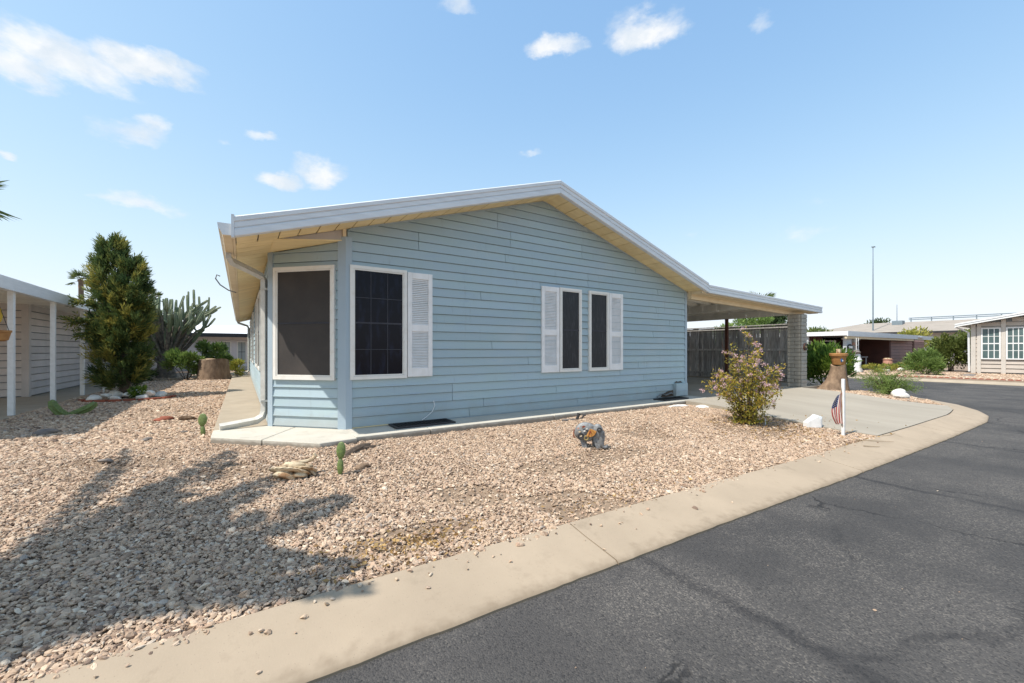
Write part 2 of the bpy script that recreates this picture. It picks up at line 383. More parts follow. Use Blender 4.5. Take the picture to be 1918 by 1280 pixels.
class MB:
    def __init__(s):
        s.v, s.f = [], []

    def add(s, verts, faces):
        o = len(s.v)
        s.v += [tuple(p) for p in verts]
        s.f += [tuple(i + o for i in f) for f in faces]
        return s

    def hexa(s, p):
        """8 points: bottom 0-3 counter-clockwise, top 4-7"""
        return s.add(p, [(3, 2, 1, 0), (4, 5, 6, 7), (0, 1, 5, 4), (1, 2, 6, 5), (2, 3, 7, 6), (3, 0, 4, 7)])

    def box(s, x0, x1, y0, y1, z0, z1):
        return s.hexa([(x0, y0, z0), (x1, y0, z0), (x1, y1, z0), (x0, y1, z0),
                       (x0, y0, z1), (x1, y0, z1), (x1, y1, z1), (x0, y1, z1)])

    def prism(s, poly, z0, z1):
        n = len(poly)
        v = [(x, y, z0) for x, y in poly] + [(x, y, z1) for x, y in poly]
        f = [tuple(range(n - 1, -1, -1)), tuple(range(n, 2 * n))]
        f += [(i, (i + 1) % n, n + (i + 1) % n, n + i) for i in range(n)]
        return s.add(v, f)

    def prism_y(s, poly, y0, y1):
        """polygon in (x, z) extruded along y"""
        n = len(poly)
        v = [(x, y0, z) for x, z in poly] + [(x, y1, z) for x, z in poly]
        f = [tuple(range(n)), tuple(range(2 * n - 1, n - 1, -1))]
        f += [(i, n + i, n + (i + 1) % n, (i + 1) % n) for i in range(n)]
        return s.add(v, f)

    def prism_x(s, poly, x0, x1):
        """polygon in (y, z) extruded along x"""
        n = len(poly)
        v = [(x0, y, z) for y, z in poly] + [(x1, y, z) for y, z in poly]
        f = [tuple(range(n - 1, -1, -1)), tuple(range(n, 2 * n))]
        f += [(i, (i + 1) % n, n + (i + 1) % n, n + i) for i in range(n)]
        return s.add(v, f)

    def tube(s, path, rad, n=8, cap=True, squash=None, profile=None):
        """round (or profile-shaped) tube along a path; rad may be a list"""
        P = [Vector(p) for p in path]
        m = len(P)
        if not hasattr(rad, '__len__'):
            rad = [rad] * m
        rings = []
        ref = None
        for i, p in enumerate(P):
            t = (P[min(i + 1, m - 1)] - P[max(i - 1, 0)])
            t = t.normalized() if t.length > 1e-9 else Vector((0, 0, 1))
            if ref is None:
                ref = Vector((1, 0, 0)) if abs(t.x) < .9 else Vector((0, 1, 0))
            a = (ref - t * ref.dot(t))
            a = a.normalized() if a.length > 1e-6 else t.orthogonal().normalized()
            ref = a
            b = t.cross(a)
            ring = []
            if profile:
                for u, w in profile:
                    ring.append(p + a * u * rad[i] + b * w * rad[i])
            else:
                for k in range(n):
                    an = 2 * math.pi * k / n
                    ring.append(p + a * math.cos(an) * rad[i] + b * math.sin(an) * rad[i])
            rings.append(ring)
        n = len(rings[0])
        v = [q for r in rings for q in r]
        f = []
        for i in range(m - 1):
            for k in range(n):
                k2 = (k + 1) % n
                f.append((i * n + k, i * n + k2, (i + 1) * n + k2, (i + 1) * n + k))
        if cap:
            f.append(tuple(range(n - 1, -1, -1)))
            f.append(tuple((m - 1) * n + k for k in range(n)))
        return s.add(v, f)

    def blob(s, c, r, sub=2, amp=.15, seed=0, flat=None, freq=(1.2, 3.2)):
        bm = bmesh.new()
        bmesh.ops.create_icosphere(bm, subdivisions=sub, radius=1)
        rs = np.random.default_rng(seed)
        ph = rs.uniform(0, 6.28, (6,)); fr = rs.uniform(freq[0], freq[1], (6, 3))
        vs_ = []
        for v in bm.verts:
            d = sum(math.sin(fr[i] @ np.array(v.co) + ph[i]) for i in range(6)) / 6
            q = v.co * (1 + amp * d * 2)
            z = q.z
            if flat is not None:
                z = max(z, flat)
            vs_.append((c[0] + q.x * r[0], c[1] + q.y * r[1], c[2] + z * r[2]))
        fs = [tuple(v.index for v in f.verts) for f in bm.faces]
        bm.free()
        return s.add(vs_, fs)

    def hull(s, pts):
        bm = bmesh.new()
        for p in pts: bm.verts.new(p)
        res = bmesh.ops.convex_hull(bm, input=bm.verts[:])
        junk = list({g for g in res['geom_interior'] + res['geom_unused'] if isinstance(g, bmesh.types.BMVert)})
        bmesh.ops.delete(bm, geom=junk, context='VERTS')
        bm.verts.index_update()
        s.add([tuple(v.co) for v in bm.verts], [tuple(v.index for v in f.verts) for f in bm.faces])
        bm.free()
        return s

    def lathe(s, c, prof, n=24):
        """prof: list of (radius, z)"""
        v, f = [], []
        for r, z in prof:
            for k in range(n):
                a = 2 * math.pi * k / n
                v.append((c[0] + r * math.cos(a), c[1] + r * math.sin(a), c[2] + z))
        for i in range(len(prof) - 1):
            for k in range(n):
                k2 = (k + 1) % n
                f.append((i * n + k, i * n + k2, (i + 1) * n + k2, (i + 1) * n + k))
        f.append(tuple(range(n - 1, -1, -1)))
        f.append(tuple((len(prof) - 1) * n + k for k in range(n)))
        return s.add(v, f)

    def build(s, name, material, parent=None, smooth=False, bevel=0.0, origin=None):
        V = np.array(s.v, dtype=float)
        lo, hi = V.min(0), V.max(0)
        o = np.array(origin) if origin is not None else np.array([(lo[0] + hi[0]) / 2, (lo[1] + hi[1]) / 2, lo[2]])
        me = bpy.data.meshes.new(name)
        me.from_pydata((V - o).tolist(), [], s.f)
        me.validate(verbose=False)
        me.update()
        if bevel > 0:
            bm = bmesh.new(); bm.from_mesh(me)
            bmesh.ops.bevel(bm, geom=bm.edges[:], offset=bevel, segments=1, affect='EDGES', profile=.5)
            bm.to_mesh(me); bm.free()
        if smooth:
            me.polygons.foreach_set('use_smooth', [True] * len(me.polygons))
            try:
                me.set_sharp_from_angle(angle=R(42))
            except Exception:
                pass
        me.materials.append(MATS[material])
        return link(name, me, o, parent)


def link(name, me, o, parent=None):
    ob = bpy.data.objects.new(name, me)
    COL.objects.link(ob)
    o = Vector(o)
    WL[ob.name] = o
    if parent is not None:
        ob.parent = parent
        ob.location = o - WL[parent.name]
    else:
        ob.location = o
    return ob


def empty(name, loc, parent=None):
    ob = bpy.data.objects.new(name, None)
    ob.empty_display_size = .1
    COL.objects.link(ob)
    WL[ob.name] = Vector(loc)
    if parent is not None:
        ob.parent = parent
        ob.location = Vector(loc) - WL[parent.name]
    else:
        ob.location = loc
    return ob


def tag(ob, label=None, cat=None, group=None, kind=None):
    if label: ob['label'] = label
    if cat: ob['category'] = cat
    if group: ob['group'] = group
    if kind: ob['kind'] = kind
    return ob


def copy_tree(ob, parent=None):
    c = ob.copy()
    COL.objects.link(c)
    c.parent = parent
    for ch in list(ob.children):
        copy_tree(ch, c)
    return c


def fastmesh(name, V, F, material, parent=None, attr=None, origin=None, smooth=False):
    """V (n,3) float array, F (m,k) int array of equal-sized faces, attr = value per vertex"""
    V = np.asarray(V, dtype=np.float32); F = np.asarray(F, dtype=np.int32)
    lo, hi = V.min(0), V.max(0)
    o = np.array(origin, dtype=np.float32) if origin is not None else np.array([(lo[0] + hi[0]) / 2, (lo[1] + hi[1]) / 2, lo[2]], dtype=np.float32)
    me = bpy.data.meshes.new(name)
    n, (m, k) = len(V), F.shape
    me.vertices.add(n); me.loops.add(m * k); me.polygons.add(m)
    me.vertices.foreach_set('co', (V - o).ravel())
    me.loops.foreach_set('vertex_index', F.ravel())
    me.polygons.foreach_set('loop_start', np.arange(0, m * k, k, dtype=np.int32))
    if attr is not None:
        a = me.attributes.new('leafvar', 'FLOAT', 'POINT')
        a.data.foreach_set('value', np.asarray(attr, dtype=np.float32))
    if smooth:
        me.polygons.foreach_set('use_smooth', np.ones(m, dtype=bool))
    me.update(); me.validate()
    me.materials.append(MATS[material])
    return link(name, me, o, parent)


def unit(a):
    return a / np.maximum(np.linalg.norm(a, axis=-1, keepdims=True), 1e-9)


def leaf_arrays(P, D, Lg, W, rs, fold=.25):
    """rhombus leaves: base P, direction D, length Lg, width W -> V, F"""
    n = len(P)
    D = unit(D)
    rnd = unit(rs.normal(size=(n, 3)))
    S = unit(np.cross(D, rnd))
    U = np.cross(S, D)
    Lg = np.broadcast_to(np.asarray(Lg), (n,))[:, None]; W = np.broadcast_to(np.asarray(W), (n,))[:, None]
    mid = P + D * Lg * .45 + U * Lg * .06
    V = np.stack([P, mid + S * W * .5 - U * W * fold, P + D * Lg, mid - S * W * .5 - U * W * fold], 1).reshape(-1, 3)
    F = np.arange(n * 4).reshape(n, 4)
    return V, F


def smoothstep(a, b, x):
    t = np.clip((x - a) / (b - a), 0, 1)
    return t * t * (3 - 2 * t)


def bush(name, center, rad, n, leaf, lmat, label, cat, group=None, seed=0, clumps=14, stems=6, up=.35, parts=('foliage', 'stem'),
         ground=None, wood='bark', fill=.5, shape=None, bottom=-.75, lw=.35):
    """shrub built from leaf clumps on stems. center = middle of the crown"""
    rs = np.random.default_rng(seed)
    c = np.array(center, float); r = np.array(rad, float)
    g = c[2] - r[2] if ground is None else ground
    root = empty(name, (c[0], c[1], g))
    tag(root, label, cat, group)
    # clump centres on and in the ellipsoid
    d = unit(rs.normal(size=(clumps, 3))); d[:, 2] = np.where(d[:, 2] < bottom, -d[:, 2], d[:, 2])
    k = rs.uniform(.45, .95, (clumps, 1))
    CC = d * k
    cr = rs.uniform(.22, .42, clumps)
    per = n // clumps
    Ps, Ds, Vs = [], [], []
    for i in range(clumps):
        q = unit(rs.normal(size=(per, 3))) * (rs.uniform(0, 1, (per, 1)) ** fill) * cr[i]
        Ps.append(CC[i] + q)
        dd = unit(q + .6 * CC[i] + rs.normal(size=(per, 3)) * .35 + np.array([0, 0, up]))
        Ds.append(dd)
        Vs.append(np.clip(rs.normal(.45, .2, per) + rs.normal(0, .13), 0, 1))
    P = np.concatenate(Ps) * r + c; D = np.concatenate(Ds); va = np.concatenate(Vs)
    P[:, 2] = np.maximum(P[:, 2], g + .02)
    Lg = leaf * rs.uniform(.6, 1.25, len(P))
    V, F = leaf_arrays(P, D, Lg, Lg * lw, rs)
    fastmesh(parts[0], V, F, lmat, root, np.repeat(va, 4))
    for i in range(stems):
        t = MB()
        e = c + CC[i % clumps] * r * .9
        b0 = np.array([c[0], c[1], g]) + np.append(rs.uniform(-.12, .12, 2) * r[0], 0)
        mid = (b0 + e) / 2 + np.append(rs.uniform(-.1, .1, 2) * r[0], .1 * r[2])
        rr = .022 * max(r[0], .5)
        t.tube([b0 - np.array([0, 0, .03]), mid, e], [rr, rr * .7, rr * .3], n=6)
        t.build(parts[1], wood, root, smooth=True)
    return root


# ------------------------------------------------------------------ the setting: ground, street, kerb, yard
OUTER = [(-40, 1.80), (-10, 1.79), (0.26, 1.775), (3, 1.715), (5.2, 1.63), (8.8, 1.55), (11.2, 1.54), (12.2, 1.66), (13.0, 1.90),
         (14.0, 2.36), (14.9, 3.05), (15.6, 4.0), (15.95, 5.2), (16.0, 6.5), (16.0, 70)]


def resample(path, step):
    out = [np.array(path[0], float)]
    for a, b in zip(path[:-1], path[1:]):
        a, b = np.array(a, float), np.array(b, float)
        n = max(1, int(np.linalg.norm(b - a) / step))
        for k in range(1, n + 1):
            out.append(a + (b - a) * k / n)
    return out


def offset(path, d):
    P = [np.array(p, float) for p in path]
    out = []
    for i in range(len(P)):
        t = P[min(i + 1, len(P) - 1)] - P[max(i - 1, 0)]
        t /= np.linalg.norm(t)
        out.append(P[i] + np.array([-t[1], t[0]]) * d)
    return out


KERB_W = 0.47
INNER = offset(OUTER, KERB_W)


def asphalt_material():
    m = bpy.data.materials.new('asphalt'); m.use_nodes = True
    N, L = m.node_tree.nodes, m.node_tree.links
    b = N['Principled BSDF']; b.inputs['Roughness'].default_value = .88; b.inputs['Specular IOR Level'].default_value = .3
    g = N.new('ShaderNodeNewGeometry')
    pos = g.outputs['Position']
    def noise(scale, det=4, rough=.6):
        n = N.new('ShaderNodeTexNoise'); n.inputs['Scale'].default_value = scale; n.inputs['Detail'].default_value = det
        n.inputs['Roughness'].default_value = rough
        L.new(pos, n.inputs['Vector']); return n
    def m_(op, a, b_=None, clamp=False):
        n = N.new('ShaderNodeMath'); n.operation = op; n.use_clamp = clamp
        for i, v in enumerate((a, b_)):
            if v is None: continue
            if isinstance(v, (int, float)): n.inputs[i].default_value = v
            else: L.new(v, n.inputs[i])
        return n.outputs[0]
    def ramp(v, a, b_, ca, cb):
        n = N.new('ShaderNodeMapRange'); n.interpolation_type = 'SMOOTHSTEP'
        L.new(v, n.inputs['Value'])
        n.inputs['From Min'].default_value = a; n.inputs['From Max'].default_value = b_
        n.inputs['To Min'].default_value = ca; n.inputs['To Max'].default_value = cb
        return n.outputs[0]
    def mixc(f, A, B):
        n = N.new('ShaderNodeMix'); n.data_type = 'RGBA'
        if isinstance(f, (int, float)): n.inputs['Factor'].default_value = f
        else: L.new(f, n.inputs['Factor'])
        for key, v in (('A', A), ('B', B)):
            if isinstance(v, tuple): n.inputs[key].default_value = (*v, 1)
            else: L.new(v, n.inputs[key])
        return n.outputs['Result']
    big = noise(.55, 5)
    base = mixc(ramp(big.outputs['Fac'], .35, .68, 0, 1), (.052, .049, .047), (.086, .079, .073))
    # exposed aggregate: pale and dark specks
    vor = N.new('ShaderNodeTexVoronoi'); vor.inputs['Scale'].default_value = 130; L.new(pos, vor.inputs['Vector'])
    sep = N.new('ShaderNodeSeparateColor'); L.new(vor.outputs['Color'], sep.inputs[0])
    wear = ramp(noise(1.1, 5).outputs['Fac'], .38, .66, .10, .62)
    speck = m_('MULTIPLY', ramp(sep.outputs[0], .58, .95, 0, 1), wear)
    base = mixc(speck, base, (.22, .195, .165))
    base = mixc(m_('MULTIPLY', ramp(sep.outputs[1], .7, .95, 0, 1), .6), base, (.018, .018, .019))
    fine = noise(260, 2)
    base = mixc(m_('MULTIPLY', ramp(fine.outputs['Fac'], .5, .75, 0, 1), .35), base, (.13, .12, .11))
    # tar-filled crack seams across the street
    sx = N.new('ShaderNodeSeparateXYZ'); L.new(pos, sx.inputs[0])
    wob = noise(1.5, 4); wob2 = noise(7.0, 3)
    xw = m_('ADD', sx.outputs['X'], m_('ADD', m_('MULTIPLY', m_('SUBTRACT', wob.outputs['Fac'], .5), .26), m_('MULTIPLY', m_('SUBTRACT', wob2.outputs['Fac'], .5), .05)))
    seam = None
    for x0, w in ((2.1, .045), (5.25, .035), (8.35, .035), (11.6, .04), (-2.0, .04)):
        d = m_('ABSOLUTE', m_('SUBTRACT', xw, x0))
        k = ramp(d, w * .45, w * 1.7, 1, 0)
        seam = k if seam is None else m_('MAXIMUM', seam, k)
    # two branching cracks along the street
    yw = m_('ADD', sx.outputs['Y'], m_('MULTIPLY', m_('SUBTRACT', noise(2.3, 3).outputs['Fac'], .5), .55))
    lim = m_('MULTIPLY', m_('GREATER_THAN', sx.outputs['X'], 2.12), m_('LESS_THAN', sx.outputs['X'], 5.3))
    d = m_('ABSOLUTE', m_('SUBTRACT', yw, m_('SUBTRACT', 1.45, m_('MULTIPLY', sx.outputs['X'], .36))))
    seam = m_('MAXIMUM', seam, m_('MULTIPLY', ramp(d, .012, .055, 1, 0), m_('MULTIPLY', lim, .8)))
    patchy = m_('MULTIPLY', ramp(noise(3.0, 4).outputs['Fac'], .3, .6, .45, 1), ramp(noise(26.0, 4).outputs['Fac'], .32, .56, .35, 1))
    base = mixc(m_('MULTIPLY', m_('MULTIPLY', seam, patchy), .62), base, (.016, .016, .018))
    # hairline cracks
    vc = N.new('ShaderNodeTexVoronoi'); vc.feature = 'DISTANCE_TO_EDGE'; vc.inputs['Scale'].default_value = .55
    wv = N.new('ShaderNodeVectorMath'); wv.operation = 'ADD'
    sc_ = N.new('ShaderNodeVectorMath'); sc_.operation = 'SCALE'; sc_.inputs['Scale'].default_value = .5
    L.new(noise(2.5, 5).outputs['Color'], sc_.inputs[0]); L.new(pos, wv.inputs[0]); L.new(sc_.outputs[0], wv.inputs[1])
    L.new(wv.outputs[0], vc.inputs['Vector'])
    hair = m_('MULTIPLY', ramp(vc.outputs['Distance'], .002, .010, 1, 0), ramp(noise(.8, 3).outputs['Fac'], .48, .6, 0, 1))
    base = mixc(m_('MULTIPLY', hair, .7), base, (.012, .012, .013))
    L.new(base, b.inputs['Base Color'])
    bp = N.new('ShaderNodeBump'); bp.inputs['Strength'].default_value = .55; bp.inputs['Distance'].default_value = .008
    h = m_('ADD', m_('MULTIPLY', vor.outputs['Distance'], -1.0), m_('MULTIPLY', hair, -2.0))
    L.new(h, bp.inputs['Height']); L.new(bp.outputs[0], b.inputs['Normal'])
    MATS['asphalt'] = m


asphalt_material()

g = MB().add([(-900, -900, -.05), (1500, -900, -.05), (1500, 1500, -.05), (-900, 1500, -.05)], [(0, 1, 2, 3)]).build('ground', 'ground_far')
tag(g, 'dry tan desert ground reaching to the horizon', kind='structure')


def street():
    # one flat asphalt sheet: our street, and the cross street behind it on the right
    kp = [tuple(p) for p in offset(OUTER, .02)]
    poly = [(-60, -9), (23.7, -9), (23.7, 70)] + kp[::-1] + [(-60, 1.82)]
    m = MB()
    m.add([(x, y, 0.0) for x, y in poly], [tuple(range(len(poly)))])
    o = m.build('street', 'asphalt')
    tag(o, 'worn dark asphalt street with tar sealed cracks', kind='structure')


street()


def kerb():
    root = empty('kerb', (4, 1.7, 0)); tag(root, 'pale concrete ribbon kerb along the street', kind='structure')
    prof = [(0.0, -.04), (0.0, .012), (.018, .026), (.07, .034), (.30, .066), (.44, .092), (.46, .094), (KERB_W, .085), (KERB_W, -.04)]
    fine = resample(OUTER, .25)
    # cut the kerb into cast segments of about three metres, one joint at x = 1.78
    cum = np.concatenate([[0], np.cumsum([np.linalg.norm(b - a) for a, b in zip(fine[:-1], fine[1:])])])
    j0 = [c for c, p in zip(cum, fine) if p[0] > 1.78][0]
    cuts = sorted([j0 + 3.6 * k for k in range(-12, 30)])
    def at(s):
        i = min(max(np.searchsorted(cum, s) - 1, 0), len(fine) - 2)
        t = (s - cum[i]) / max(cum[i + 1] - cum[i], 1e-6)
        p = fine[i] + (fine[i + 1] - fine[i]) * t
        a = fine[max(i - 1, 0)]; b = fine[min(i + 2, len(fine) - 1)]
        d = (b - a) / np.linalg.norm(b - a)
        return p, np.array([-d[1], d[0]])
    for s0, s1 in zip(cuts[:-1], cuts[1:]):
        if s0 < 0 or s1 > cum[-1]: continue
        n = 60
        V, F = [], []
        for k in range(n + 1):
            p, nn = at(s0 + .005 + (s1 - s0 - .010) * k / n)
            jit = random.uniform(-.004, .003)
            for q, (u, z) in enumerate(prof):
                uu = u + (jit if q in (0, 1) else 0)
                V.append((p[0] + nn[0] * uu, p[1] + nn[1] * uu, z))
        m = len(prof)
        for k in range(n):
            for q in range(m - 1):
                F.append((k * m + q, (k + 1) * m + q, (k + 1) * m + q + 1, k * m + q + 1))
        F.append(tuple(range(m))); F.append(tuple(n * m + q for q in range(m - 1, -1, -1)))
        MB().add(V, F).build('kerb_segment', 'kerb_concrete', root, smooth=True)


kerb()


def yard_z(x, y):
    x = np.asarray(x, float); y = np.asarray(y, float)
    base = .088 + .125 * smoothstep(2.2, 5.0, y) + .012 * np.sin(x * 1.3 + .5) * np.sin(y * 1.7) + .008 * np.sin(x * 3.1 + y * 2.3)
    fade = smoothstep(2.2, 2.7, y)
    base = .088 + (base - .088) * fade
    # right-hand planting bed falls towards the cross street kerb
    edge = np.clip((16.0 - .47 - x) / 2.2, 0, 1)
    base = np.where(x > 13.0, .088 + (base - .088) * edge, base)
    return base


def in_lot(x, y):
    """inside the kerb line"""
    P = np.array(INNER)
    keep = np.ones_like(x, bool)
    yi = np.interp(x, P[:11, 0], P[:11, 1])
    keep &= y > yi
    xi = np.interp(y, P[8:, 1], P[8:, 0])
    keep &= x < xi
    return keep


def lot():
    xs = np.concatenate([np.arange(-40, -6, 2.0), np.arange(-6, 15.6, .3)])
    ys = np.concatenate([[2.0], np.arange(2.2, 8, .25), np.arange(8, 70, 2.0)])
    V, F = [], []
    P = np.array(INNER)
    idx = {}
    for j, y in enumerate(ys):
        for i, x in enumerate(xs):
            xx, yy = x, y
            yi = np.interp(x, P[:11, 0], P[:11, 1]) - .02
            yy = max(y, yi)
            if yy > 2.0:
                xi = np.interp(yy, P[8:, 1], P[8:, 0]) - .0
                xx = min(x, xi) if yy > 2.4 else x
            if yy <= 2.4 and x > 14.4: xx = 14.4
            V.append((xx, yy, float(yard_z(xx, yy)) - .012)); idx[i, j] = len(V) - 1
    for j in range(len(ys) - 1):
        for i in range(len(xs) - 1):
            F.append((idx[i, j], idx[i + 1, j], idx[i + 1, j + 1], idx[i, j + 1]))
    o = MB().add(V, F).build('yard_ground', 'dirt', smooth=True)
    tag(o, 'bare tan dirt of the yard under the gravel', kind='structure')


lot()

# far side of the cross street: yards of the houses there
far = MB()
far.prism([(23.9, -40), (120, -40), (120, 80), (23.9, 80)], -.04, .16)
o = far.build('far_yard_ground', 'dirt_far'); tag(o, 'pale gravel yard across the cross street', kind='structure')
fk = MB(); fk.prism_y([(23.55, -.03), (23.9, -.03), (23.9, .11), (23.7, .10), (23.55, .012)], -40, 80)
o = fk.build('far_kerb', 'concrete'); tag(o, 'pale kerb on the far side of the cross street', kind='structure')


# ------------------------------------------------------------------ driveway and slab
def driveway():
    P = [(tuple(p)) for p in INNER]
    xs = [7.5, 8.2, 9, 9.8, 10.4, 11.0, 11.6, 12.1, 12.5, 12.8]
    ipx = np.array(INNER)
    def yk(x): return float(np.interp(x, ipx[:11, 0], ipx[:11, 1])) + .008
    root = empty('driveway', (10.1, 3.6, .1)); tag(root, 'pale smooth concrete driveway up to the carport', kind='structure')
    V, F = [], []
    rows = 8
    for i, x in enumerate(xs):
        y0 = yk(x)
        for k in range(rows + 1):
            t = k / rows
            y = y0 + (5.12 - y0) * t
            z = .098 + (SL - .005 - .098) * smoothstep(0, 1, np.array(t)) 
            V.append((x, y, float(z)))
    n = rows + 1
    for i in range(len(xs) - 1):
        for k in range(rows):
            F.append((i * n + k, (i + 1) * n + k, (i + 1) * n + k + 1, i * n + k + 1))
    # sides down into the dirt
    top = len(V)
    border = [k for k in range(n)]
    def skirt(ids):
        b0 = len(V)
        for q in ids:
            x, y, z = V[q]; V.append((x, y, -.02))
        for a in range(len(ids) - 1):
            F.append((ids[a], ids[a + 1], b0 + a + 1, b0 + a))
    skirt([k for k in range(n)][::-1])
    skirt([(len(xs) - 1) * n + k for k in range(n)])
    skirt([i * n for i in range(len(xs))])
    MB().add(V, F).build('apron', 'concrete_drive', root, smooth=True)
    # carport floor behind the apron, two cast bays
    for x0, x1 in ((8.36, 11.0), (11.008, 14.3)):
        MB().box(x0, x1, 5.128, 14.0, -.02, SL - .006).build('floor_bay', 'concrete_drive', root)


driveway()


def slab():
    root = empty('house_slab', (1.0, 5.3, .1)); tag(root, 'pale concrete slab edge and side walk round the house', kind='structure')
    z0 = -.02
    # angled apron in front of the bay, two pieces with a joint
    MB().prism([(-.30, 5.98), (.19, 5.475), (.62, 6.2), (.30, 6.46), (-.30, 6.46)], z0, SL).build('slab_piece', 'slab_concrete', root, bevel=.006)
    MB().prism([(.198, 5.467), (.72, 4.93), (1.12, 4.99), (1.14, 5.66), (.628, 6.19)], z0, SL).build('slab_piece', 'slab_concrete', root, bevel=.006)
    x = 1.128
    for x1 in (2.05, 4.1, 6.2, 7.49):
        MB().box(x, x1, 5.06, 5.66, z0, SL).build('slab_piece', 'slab_concrete', root, bevel=.006)
        x = x1 + .008
    MB().box(7.498, 8.352, 5.128, 5.66, z0, SL - .002).build('slab_piece', 'slab_concrete', root, bevel=.006)
    y = 6.468
    for y1 in (9.5, 12.5, 15.5, 18.5, 21.5):
        MB().box(-.30, .33, y, y1, z0, SL - .01).build('slab_piece', 'concrete', root, bevel=.006)
        y = y1 + .008
    # rough raised rib of the slab under the bay (stained bottom edge)


slab()

# ------------------------------------------------------------------ the blue house
YW, YF = 5.63, 5.18
XL, XR, XC = .32, 8.33, 1.116          # left wall, right wall, start of the gable wall
RX, RZ, RS = 4.33, CZ + 2.755, .3097   # ridge x, fascia top at the ridge, roof slope
YB = 21.2


def rtop(x): return RZ - RS * abs(x - RX)
def rsof(x): return rtop(x) - .205


def place(mb, p0, ang):
    c, s = math.cos(ang), math.sin(ang)
    mb.v = [(p0[0] + x * c - y * s, p0[1] + x * s + y * c, (p0[2] if len(p0) > 2 else 0) + z) for x, y, z in mb.v]
    return mb


house = empty('house', (4.3, 12, SL))
tag(house, 'pale blue lap sided mobile home with white roof edge and low gable', 'house')


def board(parent, p0, ang, ub0, ub1, ut0, ut1, z0, z1, material='siding', name='siding_board', lap=.019):
    """one course of lap siding, its lower edge proud"""
    m = MB()
    zt = z1 - .0095                       # open shadow joint under the course above
    m.hexa([(ub0, -lap, z0), (ub1, -lap, z0), (ub1, .01, z0), (ub0, .01, z0),
            (ut0, -.003, zt), (ut1, -.003, zt), (ut1, .01, zt), (ut0, .01, zt)])
    # rolled butt edge
    m.hexa([(ub0, -lap - .003, z0 - .004), (ub1, -lap - .003, z0 - .004), (ub1, .008, z0 - .004), (ub0, .008, z0 - .004),
            (ub0, -lap - .001, z0 + .012), (ub1, -lap - .001, z0 + .012), (ub1, .008, z0 + .012), (ub0, .008, z0 + .012)])
    place(m, p0, ang)
    return m.build(name, material, parent)


ROW = .127
Z0 = SL + .022
# gable wall courses, split at butt joints
k = 0
seams = {0: (2.9, 5.1), 1: (3.15, 5.45, 7.3), 2: (2.62, 4.6), 3: (2.62, 6.9), 4: (6.2,), 5: (6.75, 7.0), 6: (4.0,), 8: (3.3,), 10: (7.2,), 12: (7.75,), 14: (3.1, 7.3),
         16: (4.25,), 17: (5.35, 7.35), 18: (5.35,), 19: (2.1, 3.55), 20: (2.1, 6.65), 21: (3.65, 5.2), 22: (3.65, 5.2), 23: (3.4,), 24: (3.4, 5.6)}
while True:
    z0 = Z0 + ROW * k
    z1 = z0 + ROW
    hb = (rsof(RX) + .02 - z0) / RS
    if hb <= .05: break
    ht = max((rsof(RX) + .02 - z1) / RS, .02)
    lb, rb_ = max(XC + .03, RX - hb), min(XR - .02, RX + hb)
    lt, rt = max(XC + .03, RX - ht), min(XR - .02, RX + ht)
    cuts = [c for c in seams.get(k, ()) if lb + .3 < c < rb_ - .3]
    eb = [lb] + cuts + [rb_]; et = [lt] + cuts + [rt]
    for i in range(len(eb) - 1):
        g0 = .003 if i else 0
        g1 = .003 if i < len(eb) - 2 else 0
        board(house, (0, YW), 0, eb[i] + g0, eb[i + 1] - g1, et[i] + g0, et[i + 1] - g1, z0, z1)
    k += 1

# core behind the siding
core = MB()
zc = rsof(XL)
core.prism([(XL + .03, 6.45), (XC + .02, YW + .02), (XR - .02, YW + .02), (XR - .02, YB), (XL + .03, YB)], SL - .02, CZ + 1.25)
core.prism_y([(XL + .03, CZ + 1.25), (XR - .02, CZ + 1.25), (XR - .02, rsof(XR) - .005), (RX, rsof(RX) - .005), (XL + .03, rsof(XL) - .005)], YW + 1.0, YB)
core.prism_y([(XC + .02, CZ + 1.25), (XR - .02, CZ + 1.25), (XR - .02, rsof(XR) - .005), (RX, rsof(RX) - .005), (XC + .02, rsof(XC) - .005)], YW + .02, YW + .995)
core.build('wall_core', 'wallcore', house)

# bay wall (45 degrees) courses
BL = math.hypot(XC - XL, .80)
BP = (XL, 6.43); BA = R(-45)
k = 0
def baysof(u):
    x = XL + u * .7071
    return rsof(XL) + (x - XL) * .122
while Z0 + ROW * k < baysof(BL):
    z0 = Z0 + ROW * k; z1 = z0 + ROW
    if z1 < baysof(0):
        board(house, BP, BA, .03, BL - .03, .03, BL - .03, z0, z1)
    else:
        ub = .03 + max(0, (z0 - baysof(0)) / .0863); ut = .03 + max(0, (z1 - .02 - baysof(0)) / .0863)
        if ub < BL - .1:
            board(house, BP, BA, ub, BL - .03, min(ut, BL - .04), BL - .03, z0, min(z1, baysof(BL)))
    k += 1
# left side wall courses
for k in range(19):
    z0 = Z0 + ROW * k
    for a, b in ((.02, 7.3), (7.304, YB - 6.43 - .02)):
        z1 = min(z0 + ROW, rsof(XL))
        if z1 - z0 > .03:
            board(house, (XL, YB), R(-90), a, b, a, b, z0, z1)
# wall bottom flashing
MB().box(XC, XR, YW - .006, YW + .02, SL, Z0).build('base_flashing', 'siding_trim', house)
m = MB(); m.box(.0, BL, -.006, .02, SL, Z0); place(m, BP, BA); m.build('base_flashing', 'siding_trim', house)

